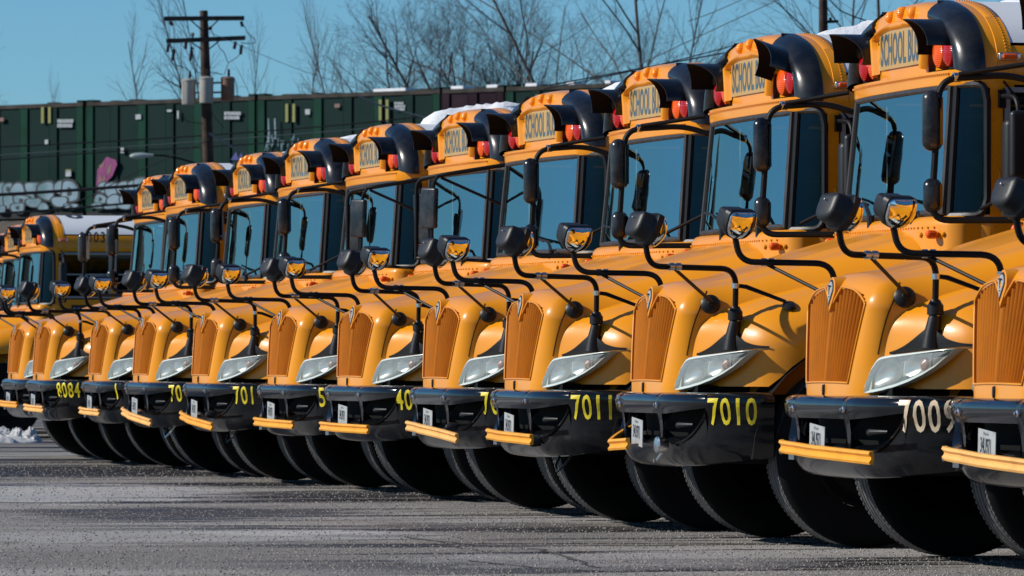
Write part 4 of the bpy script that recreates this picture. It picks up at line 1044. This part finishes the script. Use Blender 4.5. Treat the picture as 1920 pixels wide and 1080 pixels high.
# ------------------------------------------------------------------ ground
def sheet(name, pts, z, material):
    mb = MB(); mb.add([(x, y, z) for x, y in pts], [tuple(range(len(pts)))]); o = mb.build(name, material, smooth=False); o['kind'] = 'structure'; return o
sheet('ground', [(-3000, -2500), (2500, -2500), (2500, 2500), (-3000, 2500)], 0, 'asphalt')
GROUND = bpy.data.objects['ground']
M['crackm'] = mat('asphalt_crack', (.06, .057, .053), .9)
def crack(pts, seed, wd_=.02):
    rn = random.Random(seed); P = []
    for (a, b) in zip(pts, pts[1:]):
        for k in range(10):
            t = k / 10; x, y = a[0] + (b[0] - a[0]) * t, a[1] + (b[1] - a[1]) * t; q = at(x, y, FPX * CAMZ / (y - HZ)); P.append(Vector((q.x + rn.uniform(-.12, .12), q.y + rn.uniform(-.02, .02), .004)))
    mb = MB(); rows = []
    for i, p in enumerate(P):
        t = (P[min(i + 1, len(P) - 1)] - P[max(i - 1, 0)]).normalized(); n_ = Vector((-t.y, t.x, 0)) * wd_ * rn.uniform(.3, 1.2); rows.append([p - n_, p + n_])
    mb.grid(rows, flip=True); o = mb.build('crack', 'crackm', GROUND, smooth=False)
crack([(760, 1008), (880, 1022), (1010, 1030), (1130, 1068)], 1, .018); crack([(880, 1052), (1010, 1066), (1180, 1074)], 2, .014); crack([(820, 1020), (900, 1034), (960, 1033)], 4, .012)
# grit scattered on the lot
rnd = random.Random(5); mb = MB()
def stone(mb, p, r):
    a = rnd.uniform(0, 6.3); h = r * rnd.uniform(.5, .9); vs = [p + Vector((cos(a + k * 2.094) * r * rnd.uniform(.7, 1.2), sin(a + k * 2.094) * r * rnd.uniform(.7, 1.2), -.001)) for k in range(3)]
    vs += [p + Vector((cos(a + 1 + k * 2.094) * r * .6, sin(a + 1 + k * 2.094) * r * .6, h)) for k in range(3)]
    mb.add(vs, [(3, 4, 5), (0, 1, 3), (1, 4, 3), (1, 2, 4), (2, 5, 4), (2, 0, 5), (0, 3, 5)])
M['gritg'] = mat('grit_grey', (.20, .195, .19), .8)
M['gritd'] = mat('grit_dark', (.09, .085, .08), .8)
for k in range(52000):
    D = 27.8 + 34 * rnd.random() ** 1.5; x = rnd.uniform(-60, 1990); y = HZ + CAMZ * FPX / D
    p = at(x, y, D); p.z = 0
    stone(mb, p, rnd.choice((.003, .0035, .004, .005, .007)) * (1 + (D - 28) * .012)); mi_ = rnd.choice((0, 0, 0, 1, 1, 2)); mb.m[-7:] = [mi_] * 7
o = mb.build('grit', ['grit', 'gritg', 'gritd'], smooth=False, kind='stuff'); o['label'] = 'pale salt grit scattered over the asphalt'

# ------------------------------------------------------------------ railway embankment with containers
EA, EB = at(-400, 400, 217.5), at(2400, 400, 179)
ed = (EB - EA); ed.z = 0; ed.normalize(); en = Vector((-ed.y, ed.x, 0))     # en points away from the camera
if en.dot(DV) < 0: en = -en
CZ = 6.45
mb = MB(); rows = []
rr = random.Random(3)
for i in range(61):
    p = EA - ed * 150 + ed * (i * 6); row = []
    for off, z in ((-14, .0), (-9, 2.6), (-4.5, 5.0), (-2.6, CZ - .55), (-2.0, CZ - .35), (5, CZ - .3), (60, CZ - .2), (400, CZ - 3)):
        q = p + en * (off + rr.uniform(-.15, .15)); row.append((q.x, q.y, z + (rr.uniform(-.08, .08) if z else -.02)))
    rows.append(row)
mb.grid(rows); o = mb.build('embankment', 'ballast'); o['kind'] = 'structure'
TOPZ = 10.3
def on_line(x):   # where the ray at pixel column x crosses the container face
    s = (x - 960) / FPX; dr = DV + RV * s; A = EA; # solve dr*t = A + ed*u (xy)
    det = dr.x * (-ed.y) - dr.y * (-ed.x); t = (A.x * (-ed.y) - A.y * (-ed.x)) / det; u = (dr.x * A.y - dr.y * A.x) / det
    return u
def FP(u, z, out=0): p = EA + ed * u - en * out; return Vector((p.x, p.y, z))
def face_box(mb, u0, u1, z0, z1, out0, out1, mi=0):
    vs = [FP(u, z, o_) for o_ in (out0, out1) for z in (z0, z1) for u in (u0, u1)]
    mb.add(vs, [(0, 1, 3, 2), (4, 6, 7, 5), (0, 4, 5, 1), (2, 3, 7, 6), (0, 2, 6, 4), (1, 5, 7, 3)], mi)
def zpx(x, y):
    u = on_line(x); p = FP(u, 0); D = p.dot(DV); return CAMZ + (HZ - y) * D / FPX
CONT = [(-170, 157, 'green', 'dark green rail container at the left edge with graffiti along its foot'), (164, 479, 'green', 'dark green rail container with magenta graffiti behind the utility pole'), (485, 826, 'green', 'dark green rail container with two yellow strips, right of the utility pole'), (831, 946, 'maroon', 'maroon rail container between green ones'), (951, 1290, 'green', 'dark green rail container under bare trees, rightmost one in view')]
CROOT = []
for (xa, xb, mt_, lab) in CONT:
    ua, ub = on_line(xa), on_line(xb); p = FP((ua + ub) / 2, CZ, -1.25)
    r = empty('rail_container', lab, 'container', 'containers standing on the railway', tuple(p)); inv = r.matrix_basis.copy()
    off = Vector(p)
    def pc(mb, name, mats, parent, off=off, **kw):
        q = MB(); q.v = [tuple(Vector(a) - off) for a in mb.v] ; q.f = mb.f; q.m = mb.m
        if kw.pop('raw', False): pass
        return part(q, name, mats, parent, smooth=False, **kw)
    H0 = zpx((xa + xb) / 2, 400) if False else CZ
    mb = MB(); face_box(mb, ua, ub, CZ, TOPZ - .10, -2.5, 0); body = pc(mb, 'container_wall', mt_, r)
    mb = MB(); face_box(mb, ua, ub, TOPZ - .099, TOPZ + .04, -2.45, .05); pc(mb, 'top_rail', 'rustrail', r)
    mb = MB(); face_box(mb, ua, ub, CZ - .2, CZ - .001, -2.45, .06); pc(mb, 'bottom_rail', 'cgap', r)
    nb = max(2, round((xb - xa) / 57)); tr = 'greenrib' if mt_ == 'green' else 'maroon'
    for k in range(nb + 1):
        u = ua + (ub - ua) * k / nb; wd_ = .30 if k in (0, nb) else .36; u = min(max(u, ua + wd_ / 2), ub - wd_ / 2)
        mb = MB(); face_box(mb, u - wd_ / 2, u + wd_ / 2, CZ + .01, TOPZ - .12, .002, .06); pc(mb, 'rib', mt_ if k % 2 else tr, r)
        mb = MB(); face_box(mb, u - wd_ / 2 - .03, u - wd_ / 2 - .002, CZ + .01, TOPZ - .12, .002, .07); pc(mb, 'rib_flange', tr, r)
    for u in (ua + .15, ub - .15):
        mb = MB(); face_box(mb, u - .14, u + .14, TOPZ + .041, TOPZ + .12, -.4, .04); pc(mb, 'corner_casting', 'green', r)
    mb = MB()
    for k in range(7):
        u = ua + (ub - ua) * rr.uniform(.08, .92); face_box(mb, u, u + rr.uniform(.1, .5), TOPZ + .041, TOPZ + rr.uniform(.06, .10), -.5, -.1)
    pc(mb, 'roof_fittings', 'cgap', r, kind='stuff')
    CROOT.append((r, pc, ua, ub))
def cfor(x):
    for (xa, xb, *_), c in zip(CONT, CROOT):
        if xa <= x <= xb: return c
def decal(name, x0, y0, x1, y1, material, out=.115, poly=None, out2=None):
    c = cfor((x0 + x1) / 2)
    if not c: return
    mb = MB()
    if poly is None: face_box(mb, on_line(x0), on_line(x1), zpx(x0, y1), zpx(x0, y0), .075, out)
    else:
        pts = [FP(on_line(a), zpx(a, b), out) for a, b in poly]; back = [FP(on_line(a), zpx(a, b), out - .012) for a, b in poly]; n = len(pts)
        mb.add(pts + back, [tuple(range(n))] + [(i, (i + 1) % n, n + (i + 1) % n, n + i) for i in range(n)])
    c[1](mb, name, material, c[0])
for x, y0, y1 in ((81, 201, 231), (94, 201, 231), (539, 195, 229), (552, 195, 229), (714, 187, 228), (727, 187, 228), (1008, 178, 200)): decal('yellow_strip', x, y0, x + 5, y1, 'ylabel')
for x0, y0, x1, y1, m_ in ((2, 221, 11, 228, 'grafo'), (88, 262, 94, 271, 'wlabel'), (127, 320, 137, 331, 'wlabel'), (127, 318, 137, 321, 'ylabel'), (258, 215, 268, 224, 'wlabel'), (230, 276, 236, 287, 'wlabel'), (317, 206, 326, 210, 'wlabel'), (576, 205, 585, 215, 'wlabel'), (631, 195, 641, 202, 'grafo'), (336, 208, 339, 223, 'wlabel')): decal('label_sticker', x0, y0, x1, y1, m_)
def block_text(x0, y0, x1, y1, rows_=2, seed=1):
    rn = random.Random(seed); c = cfor((x0 + x1) / 2); mb = MB()
    for r_ in range(rows_):
        ya = y0 + (y1 - y0) * (r_ + .08) / rows_; yb_ = y0 + (y1 - y0) * (r_ + .88) / rows_; x = x0
        while x < x1 - 2:
            w_ = rn.uniform(2.0, 3.6); face_box(mb, on_line(x), on_line(x + w_), zpx(x, yb_), zpx(x, ya), .075, .10); x += w_ + rn.uniform(.8, 1.2)
    c[1](mb, 'stencil_block', 'wlabel', c[0], kind='stuff')
block_text(111, 223, 141, 240, 2, 1); block_text(424, 209, 454, 225, 2, 2); block_text(743, 191, 762, 208, 3, 3)
# graffiti: pale bubble letters with dark outlines (no legible words)
def bubble(cx, cy, w_, h_, seed, m_='grafw', hole=False):
    rn = random.Random(seed); n = 18; e = rn.uniform(.55, .9); ph = rn.uniform(0, 6)
    def ring(k):
        out = []
        for i in range(n):
            a = 2 * pi * i / n; ca, sa = cos(a), sin(a); r_ = 1 + .10 * sin(3 * a + ph)
            out.append((cx + math.copysign(abs(ca) ** e, ca) * w_ * k * r_, cy + math.copysign(abs(sa) ** e, sa) * h_ * k * r_))
        return out
    hx = max(w_, h_)
    decal('graffiti_outline', cx - w_, cy - h_, cx + w_, cy + h_, 'grafd', .140 + seed * .004, ring(1.0))
    decal('graffiti_letter', cx - w_, cy - h_, cx + w_, cy + h_, m_, .143 + seed * .004, ring(.80))
    if hole: decal('graffiti_counter', cx - w_, cy - h_, cx + w_, cy + h_, 'grafd', .146 + seed * .004, [(cx + (a - cx) * .25, cy + (b_ - cy) * .35) for a, b_ in ring(1.0)])
bx = [(6, 356, 9, 13), (20, 355, 9, 11), (38, 358, 13, 14), (66, 352, 13, 10), (62, 372, 8, 10), (92, 358, 15, 17), (117, 352, 9, 12), (136, 360, 15, 20), (8, 378, 10, 10), (24, 378, 12, 12), (46, 376, 14, 10), (118, 378, 14, 9), (70, 380, 14, 8), (40, 390, 12, 9), (8, 393, 9, 7), (88, 388, 9, 7), (140, 387, 12, 5),
      (200, 352, 8, 10), (216, 356, 11, 14), (238, 353, 11, 12), (257, 350, 9, 12), (270, 347, 10, 14), (196, 374, 11, 9), (222, 376, 13, 10), (246, 374, 12, 10), (190, 386, 10, 5), (215, 388, 12, 4), (242, 387, 12, 5)]
for k, (x, y, a, b_) in enumerate(bx): bubble(x, y, a * 1.22, b_ * 1.18, k, hole=(k % 3 == 1))
decal('graffiti_letter', 184, 297, 224, 365, 'grafm', .150, [(188, 318), (205, 294), (222, 300), (225, 308), (216, 330), (205, 342), (192, 355), (189, 368), (186, 345)])
for q in ([(190, 312), (202, 303), (198, 316)], [(207, 318), (215, 305), (213, 322), (206, 330)], [(190, 340), (193, 326), (197, 338), (202, 328), (203, 336), (194, 352)]): decal('graffiti_mark', q[0][0], 300, q[0][0] + 8, 340, 'grafo', .156, q)
rn = random.Random(11)
for k in range(26):
    x = 500 + rn.uniform(0, 70); y = 250 + rn.uniform(-5, 26); l = rn.uniform(6, 16); t_ = rn.uniform(-.5, .5); decal('graffiti_scrawl', x, y, x + 2, y, 'grafw', .138 + k * .0005, [(x, y), (x + 1.4, y), (x + 1.4 + t_ * l, y + l), (x + t_ * l, y + l)])
for x in (507, 519): decal('graffiti_scrawl', x, 220, x + 2, 260, 'grafw', .152, [(x, 222), (x + 2.5, 222), (x + 3.5, 262), (x + 1.5, 262)])
for q in ([(438, 300), (448, 284), (452, 300)], [(450, 302), (458, 286), (462, 302)], [(444, 310), (462, 304), (472, 296), (470, 312)]): decal('graffiti_mark', q[0][0], 290, q[0][0] + 8, 300, 'grafb', .15, q)
for k, (x0, x1) in enumerate(((845, 868), (912, 936), (985, 1006), (1062, 1076), (1134, 1144), (700, 760))):
    c = cfor((x0 + x1) / 2); mb = MB(); face_box(mb, on_line(x0), on_line(x1), TOPZ + .041, TOPZ + .14, -.7, .0); q = MB(); q = mb; o = q.build('container_snow', 'snow', ang=20); tag(o, 'strip of snow on the container roof, number'.replace(', number', '') + (' at the left of the maroon one', ' at the right of the maroon one', ' just right of the maroon one', ' above the small bare antenna', ' rightmost before the buses', ' left of the maroon one')[k], 'snow', 'snow strips on the container roofs')

mb = MB(); rows = []; rh = random.Random(9)
M['woods'] = mat('wooded_hill', (.035, .028, .022), .9, var=.5, vscale=.08, bump=1, bscale=.5)
for i in range(90):
    az = R_(2.0 + i * .45); env = min(1, max(0, (R_(2.0 + 90 * .45) - az) / R_(8))); d = Vector((-cos(az), -sin(az), 0)); h = (30 * math.exp(-((math.degrees(az) - 5.5) / 2.9) ** 2) + 7) * env + rh.uniform(-1.2, 1.2)
    rows.append([tuple(d * 380 + Vector((-60, 0, -1))), tuple(d * 410 + Vector((-60, 0, h * .8))), tuple(d * 450 + Vector((-60, 0, h + rh.uniform(-.8, .8)))), tuple(d * 620 + Vector((-60, 0, -1)))])
mb.grid(rows); o = mb.build('hills', 'woods'); o['kind'] = 'structure'

# ------------------------------------------------------------------ utility pole with transformers
PD = 172.0
def P3(x, y, D=PD): return at(x, y, D)
def thing_mesh(builder, name, mats, parent, off, **kw):
    mb = MB(); builder(mb); mb.v = [tuple(Vector(a) - off) for a in mb.v]; return part(mb, name, mats, parent, **kw)
pb = P3(392, 683 + CAMZ * FPX / PD); pb.z = 0
pole = empty('utility_pole', 'wooden utility pole with two crossarms and three transformers in front of the green containers', 'utility pole', None, tuple(pb)); off = Vector(pb)
pt = P3(382, 20)
thing_mesh(lambda m: m.tube([pb, P3(390, 300), P3(386, 150), pt], [.20, .17, .15, .12], 12), 'pole_shaft', 'wood', pole, off)
for (xa, ya, xb, yb_) in ((308, 35, 458, 34), (312, 77, 460, 71)):
    def fb_(m):
        a, b_ = P3(xa, ya, PD - .25), P3(xb, yb_, PD - .25); d = (b_ - a).normalized(); u = Vector((0, 0, 1)); n_ = d.cross(u)
        rows = [[p + u * i * .065 + n_ * j * .05 for i, j in ((-1, -1), (1, -1), (1, 1), (-1, 1))] for p in (a, b_)]; m.grid(rows, cv=True); m.add(rows[0], [(0, 1, 2, 3)]); m.add(rows[1], [(3, 2, 1, 0)])
    ca_ = thing_mesh(fb_, 'crossarm', 'crossarm', pole, off, smooth=False)
for (a, b_) in (((358, 38), (380, 58)), ((410, 37), (390, 56)), ((360, 80), (380, 94)), ((412, 76), (392, 92))):
    thing_mesh(lambda m: m.tube([P3(*a, PD - .3), P3(*b_, PD - .2)], .02, 6), 'crossarm_brace', 'crossarm', pole, off)
for (x, y, l, tx) in ((319, 40, 8, 4), (452, 40, 10, 3), (396, 50, 6, -4), (316, 82, 16, -2), (327, 92, 22, -4), (349, 78, 14, -1), (360, 88, 26, -3), (442, 78, 14, -3), (453, 84, 18, -2)):
    def ins(m):
        a, b_ = P3(x, y, PD - .3), P3(x + tx, y + l, PD - .3); N_ = 9
        m.tube([a + (b_ - a) * (i / N_) for i in range(N_ + 1)], [(.06 if i % 2 else .035) for i in range(N_ + 1)], 8)
    thing_mesh(ins, 'insulator', 'ceramic', pole, off)
thing_mesh(lambda m: m.lathe([(0, .09), (.05, .07), (.06, 0), (.03, -.05), (.02, -.1)], P3(361, 66, PD - .25), (0, 0, 1), n=10), 'insulator', 'tank', pole, off)
for (x, y0, y1, w_, m_, lab) in ((354, 150, 196, .205, 'tank', 'left'), (387, 146, 193, .205, 'tank', 'mid'), (427, 146, 188, .20, 'rusttank', 'rusty')):
    def tk(m):
        c = P3(x, y1, PD - (.42 if x == 387 else .15)); h = (y1 - y0) * PD / FPX; m.lathe([(0, 0), (w_ * .95, 0), (w_, .03), (w_, h - .05), (w_ * 1.06, h - .04), (w_ * 1.06, h - .01), (w_ * .8, h + .03), (0, h + .05)], c, (0, 0, 1), n=24)
    tk_o = thing_mesh(tk, 'transformer', m_, pole, off, label='rust stained transformer' if lab == 'rusty' else None)
    thing_mesh(lambda m: m.lathe([(.05, 0), (.03, .06), (.05, .09), (.03, .15), (.045, .18), (.02, .25)], P3(x + 2, y0 - 1, PD - .15), (0, 0, 1), n=8), 'bushing', 'ceramic', tk_o, off)
thing_mesh(lambda m: (m.tube([P3(364, 156, PD - .2), P3(417, 155, PD - .2)], .03, 6), m.tube([P3(364, 174, PD - .2), P3(417, 173, PD - .2)], .03, 6)), 'transformer_bracket', 'tank', pole, off)
def loose(pts, D=PD - .3, r=.012): return lambda m: m.tube([P3(x, y, D) for x, y in pts], r, 5)
for pts in ([(322, 115), (328, 122), (345, 126), (357, 136)], [(458, 48), (464, 62), (478, 74), (479, 80), (470, 82), (452, 80)], [(451, 100), (444, 108), (428, 118), (424, 130), (420, 140)], [(356, 112), (362, 128), (375, 138), (400, 136), (418, 140)], [(336, 148), (338, 190), (340, 215), (352, 228), (380, 232)], [(395, 52), (402, 70), (412, 90), (420, 98), (428, 118)], [(360, 92), (366, 115), (378, 132)], [(440, 148), (445, 170), (444, 188)], [(385, 160), (388, 190), (402, 220), (420, 240)]):
    thing_mesh(loose(pts), 'jumper_wire', 'wire', pole, off)
# second pole, top right, and street lamp
p2 = at(1545, 683 + CAMZ * FPX / 120, 120); p2.z = 0
q2 = empty('utility_pole', 'dark wooden pole top rising behind the bus roofs at the upper right', 'utility pole', None, tuple(p2)); off2 = Vector(p2)
thing_mesh(lambda m: m.tube([p2, at(1544, 100, 120), at(1543, -60, 120)], [.16, .10, .085], 12), 'pole_shaft', 'wood', q2, off2)
thing_mesh(lambda m: (m.box(at(1557, 36, 119.8), (.05, .05, .07)), m.tube([at(1548, 41, 119.8), at(1572, 40, 119.8)], .03, 6)), 'pole_bracket', 'tube', q2, off2)
lb = P3(398, 683 + CAMZ * FPX / PD, PD + .6); lb.z = 0
lamp = empty('street_lamp', 'cobra head street lamp on a long curved arm left of the utility pole', 'street lamp', None, tuple(lb)); off3 = Vector(lb)
thing_mesh(lambda m: m.tube([P3(286, 291, PD - .5), P3(310, 292, PD - .5), P3(340, 298, PD - .4), P3(372, 308, PD - .3), P3(392, 318, PD)], .028, 8), 'lamp_arm', 'tube', lamp, off3)
thing_mesh(lambda m: m.tube([lb, P3(399, 330, PD + .3)], .09, 8), 'lamp_post', 'tube', lamp, off3)
def head_(m):
    a, b_ = P3(243, 293, PD - .5), P3(288, 291, PD - .5); m.tube([a, a + (b_ - a) * .06, a + (b_ - a) * .2, a + (b_ - a) * .5, a + (b_ - a) * .75, b_], [.01, .055, .085, .09, .06, .035], 14)
thing_mesh(head_, 'lamp_head', 'wlabel2', lamp, off3) if False else None
M['lamphead'] = mat('lamp_head_grey', (.30, .35, .34), .5)
thing_mesh(head_, 'lamp_head', 'lamphead', lamp, off3)
# power lines (each one its own thing)
WL = [([(-30, 277), (260, 262), (620, 236), (1000, 196)], 176, .022, 'wire', 'upper black power line crossing the green containers'),
      ([(-30, 293), (300, 271), (700, 240), (1100, 205)], 175, .014, 'wirepale', 'thin pale line crossing the green containers'),
      ([(-30, 302), (200, 285), (380, 276), (600, 262)], 174, .020, 'wire', 'lower black power line crossing the green containers'),
      ([(-30, 367), (120, 358), (300, 345), (420, 336)], 150, .045, 'wire', 'thick black cable in front of the graffiti'),
      ([(-30, 402), (120, 392), (300, 376), (420, 366)], 150, .030, 'wire', 'black cable just above the distant bus roofs'),
      ([(60, 408), (160, 372), (240, 330), (330, 290), (392, 262)], 170, .016, 'wire', 'thin slanting wire running up to the utility pole'),
      ([(392, 250), (440, 278), (470, 292), (520, 310)], 170, .03, 'wirepale', 'pale guy wire slanting down right of the utility pole'),
      ([(670, 180), (720, 200), (800, 222), (860, 240)], 150, .03, 'wirepale', 'pale slanting cable in front of the maroon container'),
      ([(1030, 160), (1150, 138), (1300, 110), (1400, 92)], 120, .016, 'wire', 'black wire rising to the right above the middle buses'),
      ([(1020, 167), (1200, 130), (1340, 95), (1400, 78)], 118, .012, 'wire', 'thin wire just above another, over the middle buses'),
      ([(1200, 120), (1350, 50), (1480, -10)], 140, .012, 'wirepale', 'thin pale wire rising steeply through the bare trees'),
      ([(1290, 40), (1340, 22), (1400, -5)], 150, .012, 'wirepale', 'short faint wire at the top edge among the branches'),
      ([(1552, -5), (1580, 22), (1640, 44)], 119, .014, 'wire', 'wire curving down from the upper right pole'),
      ([(392, 60), (450, 85), (560, 130), (700, 175)], 168, .008, 'wirepale', 'faint wire falling right from the crossarms')]
for pts, D, r_, m_, lab in WL:
    mb = MB(); P = [at(x, y, D) for x, y in pts]; out = []
    for i in range(len(P) - 1):
        for k in range(6):
            t = k / 6; a = P[max(i - 1, 0)]; b_, c, d = P[i], P[i + 1], P[min(i + 2, len(P) - 1)]
            out.append(.5 * ((2 * b_) + (c - a) * t + (2 * a - 5 * b_ + 4 * c - d) * t * t + (3 * b_ - a - 3 * c + d) * t ** 3))
    out.append(P[-1]); mb.tube(out, r_, 5); o = mb.build('power_line', m_); tag(o, lab, 'power line', 'overhead lines')
mb = MB(); a = at(1036, 190, 197); mb.tube([a, at(1036, 158, 197)], .02, 5); o = mb.build('antenna', 'wirepale'); tag(o, 'short thin upright rod on the container roof above the buses', 'antenna')

# ------------------------------------------------------------------ bare trees beyond the railway
def tree_mesh(seed, H, spread, levels, upright, dens, nm, blen=1.0):
    rn = random.Random(seed); tk, tw = MB(), MB()
    def grow(p, d, L_, r, lev):
        n = 5 if lev < 2 else 3; pts = [p]; rad = [r]; q = p.copy(); dd = d.copy()
        for i in range(n):
            dd = (dd + Vector((rn.gauss(0, .10), rn.gauss(0, .10), rn.gauss(0, .05) + upright * (.06 if lev else 0)))).normalized()
            q = q + dd * (L_ / n); pts.append(q.copy()); rad.append(r * (1 - .62 * (i + 1) / n))
        (tk if lev < 2 else tw).tube(pts, rad, 6 if lev < 2 else 3, cap=False)
        if lev >= levels: return
        k = dens[min(lev, len(dens) - 1)]
        for j in range(k):
            t = .28 + .70 * (j + rn.random() * .7) / k if lev else .22 + .76 * (j + rn.random() * .6) / k
            i = min(n - 1, int(t * n)); f = t * n - i; b = pts[i] + (pts[i + 1] - pts[i]) * f; base_d = (pts[i + 1] - pts[i]).normalized()
            a = rn.uniform(0, 2 * pi); ortho = base_d.orthogonal().normalized(); ortho.rotate(Matrix.Rotation(a, 3, base_d))
            ang = rn.uniform(.45, .95) * spread; nd = (base_d * cos(ang) + ortho * sin(ang)).normalized()
            grow(b, nd, L_ * rn.uniform(.42, .62) * (1.15 - .5 * t) * (blen if lev == 0 else 1), max(rad[i] * .5, .0045), lev + 1)
    grow(Vector((0, 0, 0)), Vector((rn.gauss(0, .05), rn.gauss(0, .05), 1)).normalized(), H, H * .0085, 0)
    return tk, tw
TREES = {}
for nm, args in {'slim': (3, 10, .95, 3, .45, (20, 6, 3), 'a', .55), 'slim2': (8, 10, .9, 3, .5, (17, 6, 3), 'b', .6), 'wide': (12, 10, 1.05, 4, .6, (8, 5, 4, 3)), 'wide2': (21, 10, 1.0, 4, .7, (9, 5, 4, 3)), 'bushy': (33, 10, .95, 4, .9, (11, 6, 5, 4))}.items():
    tk, tw = tree_mesh(*args[:6], nm, *(args[7:8])); TREES[nm] = (tk, tw)
TM = {}
def tree(nm, x, top, D, lab, dark=False, spin=0, lean=0, zb=CZ - .5, wid=1.0):
    p = at(x, 400, D); zt = at(x, top, D).z; p.z = zb; sc = (zt - zb) / 10
    r = empty('bare_tree', lab, 'tree', 'leafless trees beyond the railway', tuple(p)); r.rotation_euler = (0, R_(lean), spin); r.scale = (sc * wid, sc * wid, sc)
    for i, pn in ((0, 'trunk'), (1, 'crown')):
        key = (nm, i, dark)
        if key not in TM:
            o = TREES[nm][i].build(pn, 'barkdark' if dark else 'bark', r, ang=80); TM[key] = o.data
        else:
            o = bpy.data.objects.new(pn, TM[key]); COL.objects.link(o); o.parent = r
        if i: o['kind'] = 'stuff'
    return r
TL = [('bushy', 770, 100, 244, 'low dense dark tree at the left end of the middle clump', 1, 2.2, 0, 1.3), ('bushy', 840, 85, 247, 'low dense dark tree behind the tallest dark one', 1, 5.2, 2, 1.3), ('bushy', 965, 95, 247, 'low dense dark tree left of the pale leaning trunk', 1, .4, -2, 1.3),
      ('wide', 8, 125, 235, 'small bare treetop at the left edge above the containers', 0, .8, -8, .9), ('slim', 95, 150, 240, 'tiny bare sapling top, second from the left', 0, 1, 0.0, 0.34),
      ('slim2', 300, 60, 225, 'thin bare tree left of the utility pole, leaning left', 0, 2, -9.799999999999999, 0.61), ('slim', 385, -60, 225, 'tall thin bare tree directly behind the utility pole', 0, 3, -2.8, 0.54), ('slim2', 410, -20, 222, 'bare tree right behind the transformers', 0, 4.2, 2.0999999999999996, 0.54), ('slim', 470, 60, 230, 'small bare tree just right of the utility pole', 0, 5, 7.0, 0.54),
      ('slim', 562, 40, 226, 'slim bare tree with a straight slanting leader, right of the pole', 0, .3, -4.8999999999999995, 0.51), ('slim2', 602, 85, 228, 'short slim bare tree between two taller ones', 0, 1.2, 0.0, 0.41), ('slim', 655, -5, 226, 'tall symmetrical slim bare tree in the gap of open sky', 0, 2.2, -1.4, 0.51), ('slim2', 695, 110, 232, 'short bare tree right of the symmetrical one', 0, 3.4, 3.5, 0.54),
      ('wide', 790, 60, 236, 'broad dark bare tree, left of the tallest dark one', 1, .5, -4, 1.0), ('wide2', 822, 95, 238, 'dark bare tree overlapping the tallest dark one on its left', 1, 1.5, 0, 1.0), ('slim', 868, -5, 234, 'tallest dark bare tree of the middle clump', 1, 2.5, 2, 1.1), ('bushy', 905, 60, 240, 'dense dark bare tree right of the tallest dark one', 1, 3.5, 0, 1.0), ('bushy', 880, 90, 246, 'dense low dark tree deep in the middle clump', 1, 0, 0, 1.1), ('bushy', 940, 75, 245, 'dense dark bare tree in the right of the middle clump', 1, 4.5, 3, 1.0),
      ('wide2', 985, 75, 238, 'dark bare tree at the right end of the middle clump', 1, 5.5, 0, 1.0), ('bushy', 1010, 112, 248, 'low tangled dark tree under the pale leaning trunk', 1, 1.1, 0, 1.2), ('wide', 1108, -190, 222, 'pale bare tree with a thick trunk leaning left', 0, .9, -16, .9), ('bushy', 1075, 118, 246, 'low tangled dark tree between the pale trunks', 1, 2.4, 0, 1.2), ('bushy', 1150, 112, 246, 'low tangled dark tree right of the leaning pale trunk', 1, 3.1, 0, 1.2),
      ('wide2', 1222, -200, 205, 'tall pale bare tree forking above the middle buses', 0, 4.0, 1, 1.0), ('slim', 1258, -60, 214, 'thin bare tree right of the tall forking one', 0, 5.1, 5.6, 0.68), ('bushy', 1190, 122, 250, 'low tangled dark tree left of the tall forking one', 1, 4.9, 0, 1.3), ('slim2', 1310, 90, 230, 'small bare tree just above the bus lamps at the centre right', 0, 2.0, 8.399999999999999, 0.61),
      ('wide', 1640, -200, 200, 'bare tree whose twigs show at the top right between two buses', 0, 1.7, 5, 1.0), ('wide2', 1600, -80, 215, 'bare tree behind the upper right pole', 0, 2.9, -6, 1.0)]
for nm, x, top, D, lab, dk, spin, lean, wid in TL: tree(nm, x, top, D, lab, bool(dk), spin, lean, wid=wid)
